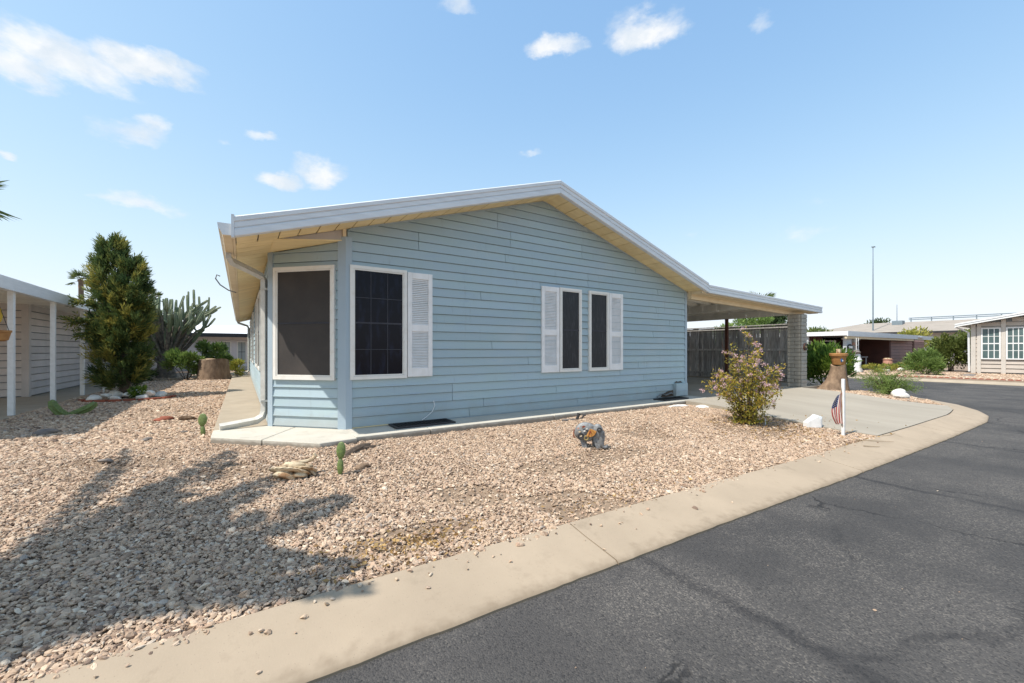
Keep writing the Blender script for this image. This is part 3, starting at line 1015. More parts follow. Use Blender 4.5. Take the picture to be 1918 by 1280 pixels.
# corner posts
m = MB()
m.prism([(XC - .085 * .7071 * 1.05, YW + .085 * .7071 * 1.05), (XC - .085 * .7071 - .022, YW + .085 * .7071 - .028), (XC + .004, YW - .030), (XC + .082, YW - .030), (XC + .082, YW + .01)], SL, rsof(XC) - .10)
m.build('corner_post', 'siding_trim', house)
m = MB()
m.prism([(XL + .065 * .7071, 6.43 - .065 * .7071), (XL + .065 * .7071 - .02, 6.43 - .065 * .7071 - .02), (XL - .022, 6.43 - .005), (XL - .022, 6.43 + .075), (XL + .03, 6.43 + .075)], SL, rsof(XL) - .002)
m.build('corner_post', 'siding_trim', house)
MB().box(XR - .045, XR + .022, YW - .024, YW + .05, SL, rsof(XR) - .004).build('corner_post', 'siding_trim', house)
MB().box(XC - .028, XC + .012, YW - .026, YW + .02, rsof(XC) - .10, rsof(XC)).build('post_cap', 'cream_metal', house)

# roof skin
for sx in (-1, 1):
    xe = -.05 if sx < 0 else 8.48
    m = MB()
    m.prism_y([(xe, rtop(xe) - .01), (xe, rtop(xe) - .07), (RX, RZ - .07), (RX, RZ - .01)] if sx < 0 else
              [(RX, RZ - .01), (RX, RZ - .07), (xe, rtop(xe) - .07), (xe, rtop(xe) - .01)], YF + .062, YB + .2)
    m.build('roof_panel', 'roof_metal', house)

# ribbed rake fascia
prof = [(0, 0), (-.012, -.012), (-.012, -.055), (.002, -.064), (-.004, -.075), (-.004, -.118), (.008, -.127), (.0, -.138), (-.010, -.146), (-.010, -.208), (.0, -.216), (.06, -.216), (.06, 0)]
def fascia(x0, x1, ztop, name, parent, y=YF, material='white_metal', scale=1.0):
    V, F = [], []
    for x in (x0, x1):
        for dy, dz in prof:
            V.append((x, y + dy, ztop(x) + dz * scale))
    n = len(prof)
    for i in range(n):
        j = (i + 1) % n
        F.append((i, j, n + j, n + i))
    F.append(tuple(range(n - 1, -1, -1))); F.append(tuple(range(n, 2 * n)))
    return MB().add(V, F).build(name, material, parent)
fascia(-.06, RX - .001, rtop, 'rake_fascia', house)
fascia(RX + .001, 8.49, rtop, 'rake_fascia', house)
# end return of the fascia at the left eave
MB().hexa([(-.088, YF - .014, rtop(-.06) - .225), (-.061, YF - .014, rtop(-.06) - .225), (-.061, YF + .05, rtop(-.06) - .225), (-.088, YF + .05, rtop(-.06) - .225),
           (-.088, YF - .014, rtop(-.06) + .012), (-.061, YF - .014, rtop(-.06) + .012), (-.061, YF + .05, rtop(-.06) + .012), (-.088, YF + .05, rtop(-.06) + .012)]).build('fascia_end', 'white_metal', house)

# soffit boards under the rake
def soffit_run(x0, x1, w=.212):
    n = int(round((x1 - x0) / w))
    for i in range(n):
        a = x0 + (x1 - x0) * i / n + .006
        b = x0 + (x1 - x0) * (i + 1) / n - .006
        dz = random.uniform(-.002, .002)
        m = MB()
        m.hexa([(a, YF + .058, rsof(a) + dz), (b, YF + .058, rsof(b) + dz), (b, YW - .001, rsof(b) + dz), (a, YW - .001, rsof(a) + dz),
                (a, YF + .058, rsof(a) + .02), (b, YF + .058, rsof(b) + .02), (b, YW - .001, rsof(b) + .02), (a, YW - .001, rsof(a) + .02)])
        m.build('soffit_board', 'soffit', house)
soffit_run(-.05, RX - .02)
soffit_run(RX + .02, XR + .14)
MB().hexa([(x, y, rsof(RX) - .012 + dz) for dz in (0, .03) for x, y in ((RX - .03, YF + .058), (RX + .03, YF + .058), (RX + .03, YW), (RX - .03, YW))]).build('soffit_ridge_trim', 'soffit', house)
# backing over the soffit so that no daylight comes through the joints
for xa, xb in ((-.05, RX), (RX, XR + .15)):
    MB().hexa([(xa, YF + .06, rsof(xa) + .022), (xb, YF + .06, rsof(xb) + .022), (xb, YW + .03, rsof(xb) + .022), (xa, YW + .03, rsof(xa) + .022),
               (xa, YF + .06, rsof(xa) + .04), (xb, YF + .06, rsof(xb) + .04), (xb, YW + .03, rsof(xb) + .04), (xa, YW + .03, rsof(xa) + .04)]).build('soffit_backing', 'wallcore', house)
# thin trim where the gable siding meets the soffit
for xa, xb in ((XC + .06, RX), (RX, XR - .02)):
    MB().hexa([(xa, YW - .022, rsof(xa) - .022), (xb, YW - .022, rsof(xb) - .022), (xb, YW, rsof(xb) - .022), (xa, YW, rsof(xa) - .022),
               (xa, YW - .022, rsof(xa) - .002), (xb, YW - .022, rsof(xb) - .002), (xb, YW, rsof(xb) - .002), (xa, YW, rsof(xa) - .002)]).build('rake_trim', 'siding_trim', house)
# eave soffit boards along the left side
n = 62
for i in range(n):
    a = YW + .006 + (YB - YW) * i / n; b = YW - .006 + (YB - YW) * (i + 1) / n
    m = MB()
    x0, x1 = -.05, XL + .02
    m.hexa([(x0, a, rsof(x0)), (x1, a, rsof(x1)), (x1, b, rsof(x1)), (x0, b, rsof(x0)),
            (x0, a, rsof(x0) + .015), (x1, a, rsof(x1) + .015), (x1, b, rsof(x1) + .015), (x0, b, rsof(x0) + .015)])
    m.build('soffit_board', 'soffit', house)
MB().hexa([(-.05, YW, rsof(-.05) + .017), (XL + .1, YW, rsof(XL + .1) + .017), (XL + .1, YB, rsof(XL + .1) + .017), (-.05, YB, rsof(-.05) + .017),
           (-.05, YW, rsof(-.05) + .035), (XL + .1, YW, rsof(XL + .1) + .035), (XL + .1, YB, rsof(XL + .1) + .035), (-.05, YB, rsof(-.05) + .035)]).build('soffit_backing', 'wallcore', house)
# soffit plate over the bay and the little gable panel above it
zb = lambda x: rsof(XL) + (x - XL) * .122
MB().add([(XL - .0, YW, zb(XL) - .004), (XC, YW, zb(XC)), (XL, 6.43, zb(XL) - .004), (XL, YW, zb(XL) + .01), (XC, YW, zb(XC) + .012), (XL, 6.43, zb(XL) + .01)],
         [(0, 2, 1), (3, 4, 5), (0, 1, 4, 3), (1, 2, 5, 4), (2, 0, 3, 5)]).build('bay_soffit', 'soffit', house)
MB().add([(XL + .02, YW + .006, zb(XL)), (XC, YW + .006, zb(XC)), (XC, YW + .006, rsof(XC)), (XL + .02, YW + .006, rsof(XL) + .004),
          (XL + .02, YW + .02, zb(XL)), (XC, YW + .02, zb(XC)), (XC, YW + .02, rsof(XC)), (XL + .02, YW + .02, rsof(XL) + .004)],
         [(0, 1, 2, 3), (7, 6, 5, 4), (0, 4, 5, 1), (1, 5, 6, 2), (2, 6, 7, 3), (3, 7, 4, 0)]).build('bay_gable_panel', 'taupe_siding', house)
# left eave: fascia board and gutter
MB().box(-.075, -.052, YF + .052, YB, rsof(-.05) - .012, rtop(-.05) - .004).build('eave_fascia', 'cream_metal', house)
GT = CZ + 1.312
gp = [(-.078, GT), (-.078, GT - .118), (-.160, GT - .118), (-.178, GT - .075), (-.200, GT - .045), (-.205, GT), (-.190, GT), (-.188, GT - .008), (-.196, GT - .008), (-.190, GT - .042), (-.168, GT - .075), (-.153, GT - .108), (-.086, GT - .108), (-.086, GT)]
gut = MB().prism_y(gp, YF + .03, YB).build('gutter', 'cream_metal', house)
MB().prism_y([(-.078, GT), (-.078, GT - .12), (-.162, GT - .12), (-.182, GT - .075), (-.202, GT - .045), (-.207, GT)], YF + .016, YF + .03).build('end_cap', 'white_metal', gut)


def downspout(path, name='downspout'):
    pr = [(-.5, -.7), (.5, -.7), (.5, .7), (-.5, .7)]
    return MB().tube(path, .058, profile=pr).build(name, 'downspout', house)
ds = downspout([(-.13, 6.16, GT - .11), (-.13, 6.165, GT - .17), (-.10, 6.20, GT - .215), (.13, 6.41, GT - .285), (.225, 6.50, GT - .32), (.262, 6.535, GT - .37), (.262, 6.535, 1.2),
                (.262, 6.535, SL + .20), (.24, 6.53, SL + .12), (.17, 6.51, SL + .075), (.05, 6.48, SL + .062), (-.23, 6.42, SL + .036)])
for zz in (GT - .5, SL + .32):
    MB().box(.262 - .045, XL - .014, 6.535 - .05, 6.535 + .05, zz, zz + .025).build('strap', 'downspout', ds)
downspout([(-.13, 20.6, GT - .11), (-.11, 20.62, GT - .18), (.22, 20.7, GT - .3), (.262, 20.7, GT - .4), (.262, 20.7, SL + .15), (.2, 20.65, SL + .07), (-.45, 20.4, SL + .04)])
# wire hook left on the eave
MB().tube([(-.08, 9.5, CZ + 1.10), (-.2, 9.48, CZ + 1.13), (-.33, 9.46, CZ + 1.22), (-.40, 9.45, CZ + 1.33), (-.38, 9.45, CZ + 1.40), (-.33, 9.45, CZ + 1.38)], .012, n=6).build('eave_hook', 'gal', house, smooth=True)


def window(parent, p0, ang, u0, u1, z0, z1, glass, grid=None, fw=.042, frame_m='frame_white', screen_frame=True):
    w = empty('window', (p0[0] + (u0 + u1) / 2 * math.cos(ang), p0[1] + (u0 + u1) / 2 * math.sin(ang), z0), parent)
    m = MB()
    d0, d1 = -.045, .005
    m.box(u0, u0 + fw, d0, d1, z0, z1); m.box(u1 - fw, u1, d0, d1, z0, z1)
    m.box(u0 + fw, u1 - fw, d0, d1, z1 - fw, z1); m.box(u0 + fw, u1 - fw, d0, d1, z0, z0 + fw)
    place(m, p0, ang).build('frame', frame_m, w)
    a0, a1, b0, b1 = u0 + fw + .002, u1 - fw - .002, z0 + fw + .002, z1 - fw - .002
    sf = .016
    if screen_frame:
        m = MB()
        m.box(a0, a0 + sf, -.038, -.022, b0, b1); m.box(a1 - sf, a1, -.038, -.022, b0, b1)
        m.box(a0 + sf, a1 - sf, -.038, -.022, b1 - sf, b1); m.box(a0 + sf, a1 - sf, -.038, -.022, b0, b0 + sf)
        place(m, p0, ang).build('screen_frame', frame_m, w)
    m = MB(); m.box(a0, a1, -.026, -.014, b0, b1)
    place(m, p0, ang).build('pane', glass, w)
    if grid:
        for kind, pos, th in grid:
            m = MB()
            if kind == 'h':
                zz = b0 + (b1 - b0) * pos
                m.box(a0 + sf, a1 - sf, -.031, -.0265, zz - th / 2, zz + th / 2)
            else:
                uu = a0 + (a1 - a0) * pos[0]
                m.box(uu - th / 2, uu + th / 2, -.030, -.0264, b0 + (b1 - b0) * pos[1], b0 + (b1 - b0) * pos[2])
            place(m, p0, ang).build('muntin', 'muntin_grey', w)
    return w


def shutter(parent, p0, ang, u0, u1, z0, z1):
    m = MB(); st = .062
    d0, d1 = -.042, -.004
    zm = z0 + (z1 - z0) * .468
    m.box(u0, u0 + st, d0, d1, z0, z1); m.box(u1 - st, u1, d0, d1, z0, z1)
    m.box(u0 + st, u1 - st, d0, d1, z1 - .085, z1); m.box(u0 + st, u1 - st, d0, d1, z0, z0 + .125)
    m.box(u0 + st, u1 - st, d0, d1, zm - .05, zm + .05)
    s = place(m, p0, ang).build('shutter', 'white_vinyl', parent, bevel=.003)
    b = MB(); b.box(u0 + st + .001, u1 - st - .001, -.016, -.006, z0 + .1, z1 - .06)
    place(b, p0, ang).build('backing', 'white_vinyl', s)
    for za, zb_, n in ((z0 + .125, zm - .05, 23), (zm + .05, z1 - .085, 25)):
        l = MB()
        h = (zb_ - za) / n
        for i in range(n):
            z = za + h * i
            l.hexa([(u0 + st, -.038, z + .002), (u1 - st, -.038, z + .002), (u1 - st, -.030, z + .002), (u0 + st, -.030, z + .002),
                    (u0 + st, -.022, z + h * .92), (u1 - st, -.022, z + h * .92), (u1 - st, -.016, z + h * .92), (u0 + st, -.016, z + h * .92)])
        lo = place(l, p0, ang).build('louvers', 'white_vinyl', s)
        lo['kind'] = 'stuff'


GP = (0, YW)
WZ0, WZ1 = CZ - .385, CZ + 1.10
grid6 = [('h', .735, .010), ('h', .5, .022), ('h', .25, .008), ('v', (.333, 0, 1), .010), ('v', (.667, 0, 1), .009)]
window(house, GP, 0, 1.172, 1.92, WZ0, WZ1, 'glass_dark', grid6)
shutter(house, GP, 0, 1.932, 2.296, WZ0 + .012, WZ1 - .018)
shutter(house, GP, 0, 4.268, 4.650, WZ0, WZ1 - .01)
window(house, GP, 0, 4.66, 5.172, WZ0 + .0, WZ1 - .005, 'screen_streak', [('h', .5, .02)])
window(house, GP, 0, 5.357, 5.874, WZ0 + .0, WZ1 - .005, 'screen_streak', [('h', .5, .02)])
shutter(house, GP, 0, 5.884, 6.258, WZ0, WZ1 - .01)
window(house, BP, BA, .085, 1.0, WZ0 - .005, WZ1 - .005, 'screen_brown', [('h', .5, .02)], fw=.046)
for a in (11.2, 9.6, 6.0, 2.5):
    window(house, (XL, YB), R(-90), a, a + 1.15, WZ0, WZ1, 'glass_dark', [('h', .5, .02)])

# damaged corner at the right end of the gable: patch box, torn vent hole, hose
MB().box(7.86, 8.27, YW - .10, YW - .012, SL + .02, SL + .29).build('patch_box', 'siding', house, bevel=.004)
for z in (SL + .125,):
    MB().box(7.855, 8.275, YW - .106, YW - .098, z, z + .008).build('patch_lap', 'siding_trim', house)
m = MB()
pts = [(7.42, .02), (7.52, .09), (7.68, .13), (7.85, .15), (7.85, .02), (7.6, .01)]
m.prism_y([(x, SL + z) for x, z in pts][::-1], YW - .0285, YW - .02)
m.build('torn_hole', 'bark', house)
m = MB()
m.prism_y([(7.90, SL + .30), (8.18, SL + .30), (8.12, SL + .335), (8.02, SL + .32), (7.97, SL + .34)], YW - .0255, YW - .0195)
m.build('scorch_mark', 'bark', house)
MB().tube([(7.30, YW - .04, SL + .03), (7.42, YW - .07, SL + .10), (7.55, YW - .06, SL + .06), (7.70, YW - .08, SL + .10), (7.82, YW - .05, SL + .07)], .014, n=8).build('vent_hose', 'gal', house, smooth=True)
# thin cable hanging from the siding
MB().tube([(2.32, YW - .02, SL + .29), (2.335, YW - .03, SL + .22), (2.30, YW - .03, SL + .14), (2.22, YW - .03, SL + .075), (2.14, YW - .04, SL + .03)], .006, n=5).build('cable', 'white_paint', house, smooth=True)
# cream strip lying along the foot of the wall
MB().tube([(1.2, YW - .03, SL + .008), (1.6, YW - .034, SL + .012), (2.1, YW - .04, SL + .01)], .007, n=5).build('foot_strip', 'soffit', house)


# foundation vent mats lying on the slab
def grate(x0, x1, y0, y1, label):
    root = empty('floor_grate', (x0, y0, SL)); tag(root, label, 'grate')
    m = MB(); z = SL + .002
    m.box(x0, x1, y0, y0 + .03, z, z + .022); m.box(x0, x1, y1 - .03, y1, z, z + .022)
    m.box(x0, x0 + .03, y0 + .03, y1 - .03, z, z + .022); m.box(x1 - .03, x1, y0 + .03, y1 - .03, z, z + .022)
    m.build('rim', 'cast_black', root)
    MB().box(x0 + .03, x1 - .03, y0 + .03, y1 - .03, z, z + .006).build('tray', 'black_rubber', root)
    n = int((x1 - x0) / .05)
    for i in range(1, n):
        xx = x0 + .03 + (x1 - x0 - .06) * i / n
        MB().box(xx - .006, xx + .006, y0 + .03, y1 - .03, z + .0065, z + .02).build('bar', 'black_rubber', root)
grate(1.66, 2.50, 5.25, 5.585, 'black rectangular metal grate on the slab below the shuttered picture window')
grate(7.05, 7.84, 5.22, 5.50, 'black grate on the slab under the damaged wall corner')

# ------------------------------------------------------------------ carport
cp = empty('carport', (11.3, 8.5, SL))
tag(cp, 'flat metal carport with white ribbed fascia on the house side', 'carport')
CF = lambda x: CZ + 1.43 - .0275 * (x - 8.49)
fascia(8.505, 14.28, CF, 'fascia', cp, y=YF + .004, scale=.86)
MB().box(14.25, 14.279, YF + .066, 13.5, CF(14.26) - .17, CF(14.26) - .004).build('side_fascia', 'white_metal', cp)
# tan box panel behind the fascia
def sloped(x0, x1, y0, y1, zt0, zt1, name, material, parent=cp):
    return MB().hexa([(x0, y0, CF(x0) + zt0), (x1, y0, CF(x1) + zt0), (x1, y1, CF(x1) + zt0), (x0, y1, CF(x0) + zt0),
                      (x0, y0, CF(x0) + zt1), (x1, y0, CF(x1) + zt1), (x1, y1, CF(x1) + zt1), (x0, y1, CF(x0) + zt1)]).build(name, material, parent)
sloped(8.36, 14.2, YF + .07, YF + .32, -.200, -.12, 'fascia_return', 'cream_metal')
sloped(8.36, 13.9, YF + .325, YF + .40, -.30, -.12, 'front_beam', 'cream_metal')
# W-shaped roof pans running across the carport
y = YF + .41
while y < 13.3:
    for a, b, zl, zr in ((0, .06, -.10, -.10), (.06, .11, -.10, -.045), (.11, .24, -.045, -.045), (.24, .29, -.045, -.10)):
        pass
    prof2 = [(0, -.05), (.15, -.05), (.168, -.115), (.232, -.115), (.25, -.05), (.398, -.05)]
    V, F = [], []
    for x in (8.36, 14.22):
        for dy, dz in prof2: V.append((x, y + dy, CF(x) + dz))
        for dy, dz in prof2[::-1]: V.append((x, y + dy, CF(x) + dz + .012))
    nn = len(prof2) * 2
    for i in range(nn):
        j = (i + 1) % nn
        F.append((i, j, nn + j, nn + i))
    F.append(tuple(range(nn - 1, -1, -1))); F.append(tuple(range(nn, 2 * nn)))
    MB().add(V, F).build('roof_pan', 'carport_pan', cp)
    y += .40
for xb in (10.9, 13.2):
    MB().box(xb - .06, xb + .06, YF + .42, 13.3, CF(xb) - .30, CF(xb) - .118).build('beam', 'carport_pan', cp)
for py in (7.43, 10.3, 13.1):
    MB().box(13.16, 13.24, py - .04, py + .04, SL - .006, CF(13.2) - .301).build('post', 'rust', cp)
MB().box(8.40, 8.46, 12.9, 12.98, SL - .006, CF(8.4) - .13).build('post', 'rust', cp)
# string-light bulbs under the front edge
for px_, py_, pz_ in ((10.6, 6.2, .33), (11.3, 6.3, .35), (12.0, 6.2, .36)):
    MB().blob((px_, py_, CF(px_) - pz_), (.02, .02, .028), sub=1, amp=0).build('light_bulb', 'white_paint', cp, smooth=True)
# pillar of slump blocks, running bond
pl = MB().box(12.985, 13.285, 5.205, 5.535, SL - .006, CF(13.1) - .30).build('pillar', 'mortar', cp)
z = SL - .004
i = 0
while z < CF(13.1) - .31:
    h = min(.098, CF(13.1) - .301 - z)
    j = lambda: random.uniform(-.004, .004)
    if i % 2 == 0:
        MB().box(12.965 + j(), 13.30 + j(), 5.185 + j(), 5.553 + j(), z, z + h).build('block', 'block', pl, bevel=.008)
    else:
        ys = 5.37 + j()
        MB().box(12.965 + j(), 13.30 + j(), 5.185 + j(), ys - .004, z, z + h).build('block', 'block', pl, bevel=.008)
        MB().box(12.965 + j(), 13.30 + j(), ys + .004, 5.553 + j(), z, z + h).build('block', 'block', pl, bevel=.008)
    z += h + .008
    i += 1
# round plaque on the pillar
pq = empty('round_plaque', (13.15, 5.165, CZ + .02)); tag(pq, 'small round dark metal plaque on the block pillar', 'plaque')
def disc_y(r, y0, y1, name, material, hole=0.0):
    n = 24
    poly = [(13.14 + r * math.cos(2 * math.pi * q / n), CZ + .09 + r * math.sin(2 * math.pi * q / n)) for q in range(n)]
    MB().prism_y(poly, y0, y1).build(name, material, pq)
disc_y(.10, 5.155, 5.176, 'rim', 'rust'); disc_y(.078, 5.148, 5.1549, 'face', 'cast_black'); disc_y(.03, 5.142, 5.1479, 'boss', 'brass')

# ------------------------------------------------------------------ weathered board fence along the right side
fe = empty('board_fence', (14.7, 10, .2)); tag(fe, 'weathered grey vertical board fence behind the carport', 'fence')
y = 6.15
while y < 14.6:
    w = random.uniform(.085, .15)
    zt = CZ + .80 + random.uniform(-.012, .012)
    dx = random.uniform(-.012, .012)
    MB().box(14.66 + dx, 14.68 + dx, y, y + w - random.uniform(.004, .016), .30, zt).build('fence_board', 'fence_wood', fe)
    y += w
for zr in (CZ + .72, CZ - .02, .42):
    MB().box(14.615, 14.645, 6.15, 14.6, zr, zr + .07).build('rail', 'fence_wood', fe)
for yp in (6.2, 8.0, 10.2, 12.4, 14.5):
    MB().box(14.70, 14.78, yp, yp + .08, .1, CZ + .82).build('post', 'fence_wood', fe)
MB().box(14.58, 14.76, 6.15, 14.6, CZ + .815, CZ + .845).build('cap_board', 'fence_wood', fe)
ft = MB().box(14.45, 14.85, 6.1, 14.6, -.02, .30).build('fence_footing', 'concrete'); tag(ft, 'low pale concrete footing under the board fence', 'footing')

# ------------------------------------------------------------------ gravel: real stones scattered over the yard
def pebble_material():
    m = bpy.data.materials.new('pebble'); m.use_nodes = True
    N, L = m.node_tree.nodes, m.node_tree.links
    b = N['Principled BSDF']; b.inputs['Roughness'].default_value = .85; b.inputs['Specular IOR Level'].default_value = .25
    oi = N.new('ShaderNodeObjectInfo')
    rp = N.new('ShaderNodeValToRGB')
    cols = [(0.0, (0.164, 0.115, 0.088)), (0.1, (0.339, 0.236, 0.165)), (0.28, (0.436, 0.313, 0.215)), (0.45, (0.545, 0.405, 0.283)), (0.6, (0.442, 0.297, 0.208)), (0.72, (0.617, 0.472, 0.340)), (0.84, (0.339, 0.241, 0.175)), (0.92, (0.699, 0.569, 0.429)), (1.0, (0.288, 0.241, 0.206))]
    e = rp.color_ramp.elements
    e[0].color = (*cols[0][1], 1); e[1].color = (*cols[-1][1], 1)
    for p, c in cols[1:-1]:
        k = e.new(p); k.color = (*c, 1)
    L.new(oi.outputs['Random'], rp.inputs['Fac'])
    tc = N.new('ShaderNodeTexCoord')
    n = N.new('ShaderNodeTexNoise'); n.inputs['Scale'].default_value = 2.5; n.inputs['Detail'].default_value = 4
    L.new(tc.outputs['Object'], n.inputs['Vector'])
    hs = N.new('ShaderNodeHueSaturation')
    mr = N.new('ShaderNodeMapRange'); mr.inputs['From Min'].default_value = .3; mr.inputs['From Max'].default_value = .7
    mr.inputs['To Min'].default_value = .8; mr.inputs['To Max'].default_value = 1.15
    L.new(n.outputs['Fac'], mr.inputs['Value']); L.new(mr.outputs[0], hs.inputs['Value']); L.new(rp.outputs['Color'], hs.inputs['Color'])
    L.new(hs.outputs[0], b.inputs['Base Color'])
    bp = N.new('ShaderNodeBump'); bp.inputs['Strength'].default_value = .3; bp.inputs['Distance'].default_value = .004
    L.new(n.outputs['Fac'], bp.inputs['Height']); L.new(bp.outputs[0], b.inputs['Normal'])
    MATS['pebble'] = m


pebble_material()


def stone_tree():
    ng = bpy.data.node_groups.new('pebble_scatter', 'GeometryNodeTree')
    ng.interface.new_socket('Geometry', in_out='INPUT', socket_type='NodeSocketGeometry')
    ng.interface.new_socket('Geometry', in_out='OUTPUT', socket_type='NodeSocketGeometry')
    N, L = ng.nodes, ng.links
    gi = N.new('NodeGroupInput'); go = N.new('NodeGroupOutput')
    join = N.new('GeometryNodeJoinGeometry')
    variants = [((1.15, .85, .55), 1.3), ((1.3, .8, .45), 2.0), ((1.0, .95, .6), 1.7), ((1.4, .7, .5), 1.1), ((.95, 1.1, .42), 2.4), ((1.2, 1.0, .7), 1.9)]
    for i, (sc, fr) in enumerate(variants):
        ico = N.new('GeometryNodeMeshIcoSphere'); ico.inputs['Radius'].default_value = .5; ico.inputs['Subdivisions'].default_value = 2
        sp = N.new('GeometryNodeSetPosition')
        nz = N.new('ShaderNodeTexNoise'); nz.inputs['Scale'].default_value = fr; nz.inputs['Detail'].default_value = 1.0
        nz.noise_dimensions = '4D'; nz.inputs['W'].default_value = 3.7 * i + .4
        sub = N.new('ShaderNodeVectorMath'); sub.operation = 'SUBTRACT'; sub.inputs[1].default_value = (.5, .5, .5)
        scl = N.new('ShaderNodeVectorMath'); scl.operation = 'SCALE'; scl.inputs['Scale'].default_value = .95
        L.new(nz.outputs['Color'], sub.inputs[0]); L.new(sub.outputs[0], scl.inputs[0])
        L.new(ico.outputs['Mesh'], sp.inputs['Geometry']); L.new(scl.outputs[0], sp.inputs['Offset'])
        tr = N.new('GeometryNodeTransform'); tr.inputs['Scale'].default_value = sc
        L.new(sp.outputs[0], tr.inputs['Geometry'])
        sm = N.new('GeometryNodeSetMaterial'); sm.inputs['Material'].default_value = MATS['pebble']
        L.new(tr.outputs[0], sm.inputs['Geometry'])
        g2i = N.new('GeometryNodeGeometryToInstance')
        L.new(sm.outputs[0], g2i.inputs[0])
        L.new(g2i.outputs[0], join.inputs[0])
    iop = N.new('GeometryNodeInstanceOnPoints')
    L.new(gi.outputs[0], iop.inputs['Points']); L.new(join.outputs[0], iop.inputs['Instance'])
    iop.inputs['Pick Instance'].default_value = True
    def attr(name, dt):
        a = N.new('GeometryNodeInputNamedAttribute'); a.data_type = dt; a.inputs['Name'].default_value = name
        return [o for o in a.outputs if o.enabled][0]
    L.new(attr('idx', 'INT'), iop.inputs['Instance Index'])
    L.new(attr('rot', 'FLOAT_VECTOR'), iop.inputs['Rotation'])
    L.new(attr('scl', 'FLOAT_VECTOR'), iop.inputs['Scale'])
    L.new(iop.outputs[0], go.inputs[0])
    return ng


STONES = stone_tree()


def gravel(name, P, size, label, seed):
    rs = np.random.default_rng(seed)
    n = len(P)
    o = P.mean(0)
    me = bpy.data.meshes.new(name)
    me.vertices.add(n)
    me.vertices.foreach_set('co', (P - o).astype(np.float32).ravel())
    a = me.attributes.new('idx', 'INT', 'POINT'); a.data.foreach_set('value', rs.integers(0, 6, n).astype(np.int32))
    rot = np.stack([rs.normal(0, .35, n), rs.normal(0, .35, n), rs.uniform(0, 6.283, n)], 1).astype(np.float32)
    a = me.attributes.new('rot', 'FLOAT_VECTOR', 'POINT'); a.data.foreach_set('vector', rot.ravel())
    scl = (size[:, None] * rs.uniform(.85, 1.15, (n, 3))).astype(np.float32)
    a = me.attributes.new('scl', 'FLOAT_VECTOR', 'POINT'); a.data.foreach_set('vector', scl.ravel())
    me.update()
    me.materials.append(MATS['pebble'])
    ob = link(name, me, o)
    md = ob.modifiers.new('stones', 'NODES'); md.node_group = STONES
    tag(ob, label, 'gravel', kind='stuff')
    return ob


def vnoise(x, y, f, ph):
    return (np.sin(x * f + ph) * np.cos(y * f * 1.13 + ph * 1.7) + np.sin((x + y) * f * .61 + ph * 2.3) + np.cos((x - 1.4 * y) * f * .47 + ph)) / 3


def scatter(x0, x1, y0, y1, dens, rs):
    n = int((x1 - x0) * (y1 - y0) * dens)
    return rs.uniform(x0, x1, n), rs.uniform(y0, y1, n)


rs = np.random.default_rng(3)
# front yard between kerb and slab
X, Y = scatter(-3.2, 7.6, 2.05, 6.4, 7000, rs)
ik = np.interp(X, np.array(INNER)[:11, 0], np.array(INNER)[:11, 1])
edge = ik + .035 * np.sin(X * 3.1) + .02 * np.sin(X * 11) + rs.normal(0, .022, len(X))
keep = (Y > edge) & (X > -.335 * Y - .45)
slabfront = np.where(X > 1.12, 5.06, np.where(X > .72, 4.95, np.where(X > -.30, 4.93 + (.72 - X) * 1.03, 99)))
keep &= (Y < slabfront - .01) & (X < 7.49)
# bare sandy patches and thin spots
bare = vnoise(X, Y, 2.1, 1.3) + .5 * vnoise(X, Y, 5.3, 2.2)
thin = (bare > .62) | ((np.hypot((X - 3.1) / .8, (Y - 3.25) / .28) < 1 + .3 * vnoise(X, Y, 6, 0)))
thin |= (np.hypot((X - .95) / .45, (Y - 2.62) / .16) < 1) | (np.hypot((X - 6.7) / .9, (Y - 3.3) / .7) < .9)
keep &= ~(thin & (rs.uniform(0, 1, len(X)) < .80))
X, Y = X[keep], Y[keep]
size = np.clip(rs.lognormal(math.log(.0148), .40, len(X)), .009, .05)
size *= 1.0 + .15 * smoothstep(1.4, -.7, X) * smoothstep(4.6, 2.6, Y)
Z = yard_z(X, Y) + rs.uniform(-.004, .010, len(X)) - .006
gravel('gravel', np.stack([X, Y, Z], 1), size, 'tan and pinkish crushed rock gravel over the front yard', 5)
# strays on the kerb
X = np.concatenate([rs.uniform(-.7, 2.6, 60), rs.uniform(2.6, 7.4, 30)]); ik = np.interp(X, np.array(INNER)[:11, 0], np.array(INNER)[:11, 1])
dd = np.abs(rs.exponential(.09, len(X)))
Y = np.maximum(ik - dd, ik - .42)
Z = np.interp(Y - (ik - KERB_W), [0, .07, .3, .44, .47], [.02, .034, .066, .092, .09]) + .006
gravel('stray_gravel', np.stack([X, Y, Z], 1), np.clip(rs.lognormal(math.log(.016), .4, len(X)), .008, .04), 'stray pebbles scattered on the pale kerb', 6)
X = rs.uniform(.2, 9, 32); Y = rs.uniform(-.6, 1.5, 32)
gravel('stray_gravel', np.stack([X, Y, np.full(32, .003)], 1), np.clip(rs.lognormal(math.log(.007), .4, 32), .004, .014), 'few pale pebbles lying on the asphalt street', 7)
# side yard
X, Y = scatter(-4.0, -.29, 6.0, 23, 2200, rs)
keep = (X > -.335 * Y - .3) & (X > -3.12) & ((Y < 9) | (rs.uniform(0, 1, len(X)) < .62)) & ((Y < 14) | (rs.uniform(0, 1, len(X)) < .55)) & (Y > 5.9)
X, Y = X[keep], Y[keep]
size = np.clip(rs.lognormal(math.log(.027), .35, len(X)), .018, .08) * (1 + .5 * smoothstep(8, 16, Y))
gravel('gravel', np.stack([X, Y, yard_z(X, Y) + rs.uniform(-.006, .008, len(X)) - .006], 1), size, 'grey tan gravel of the side yard between the two homes', 8)
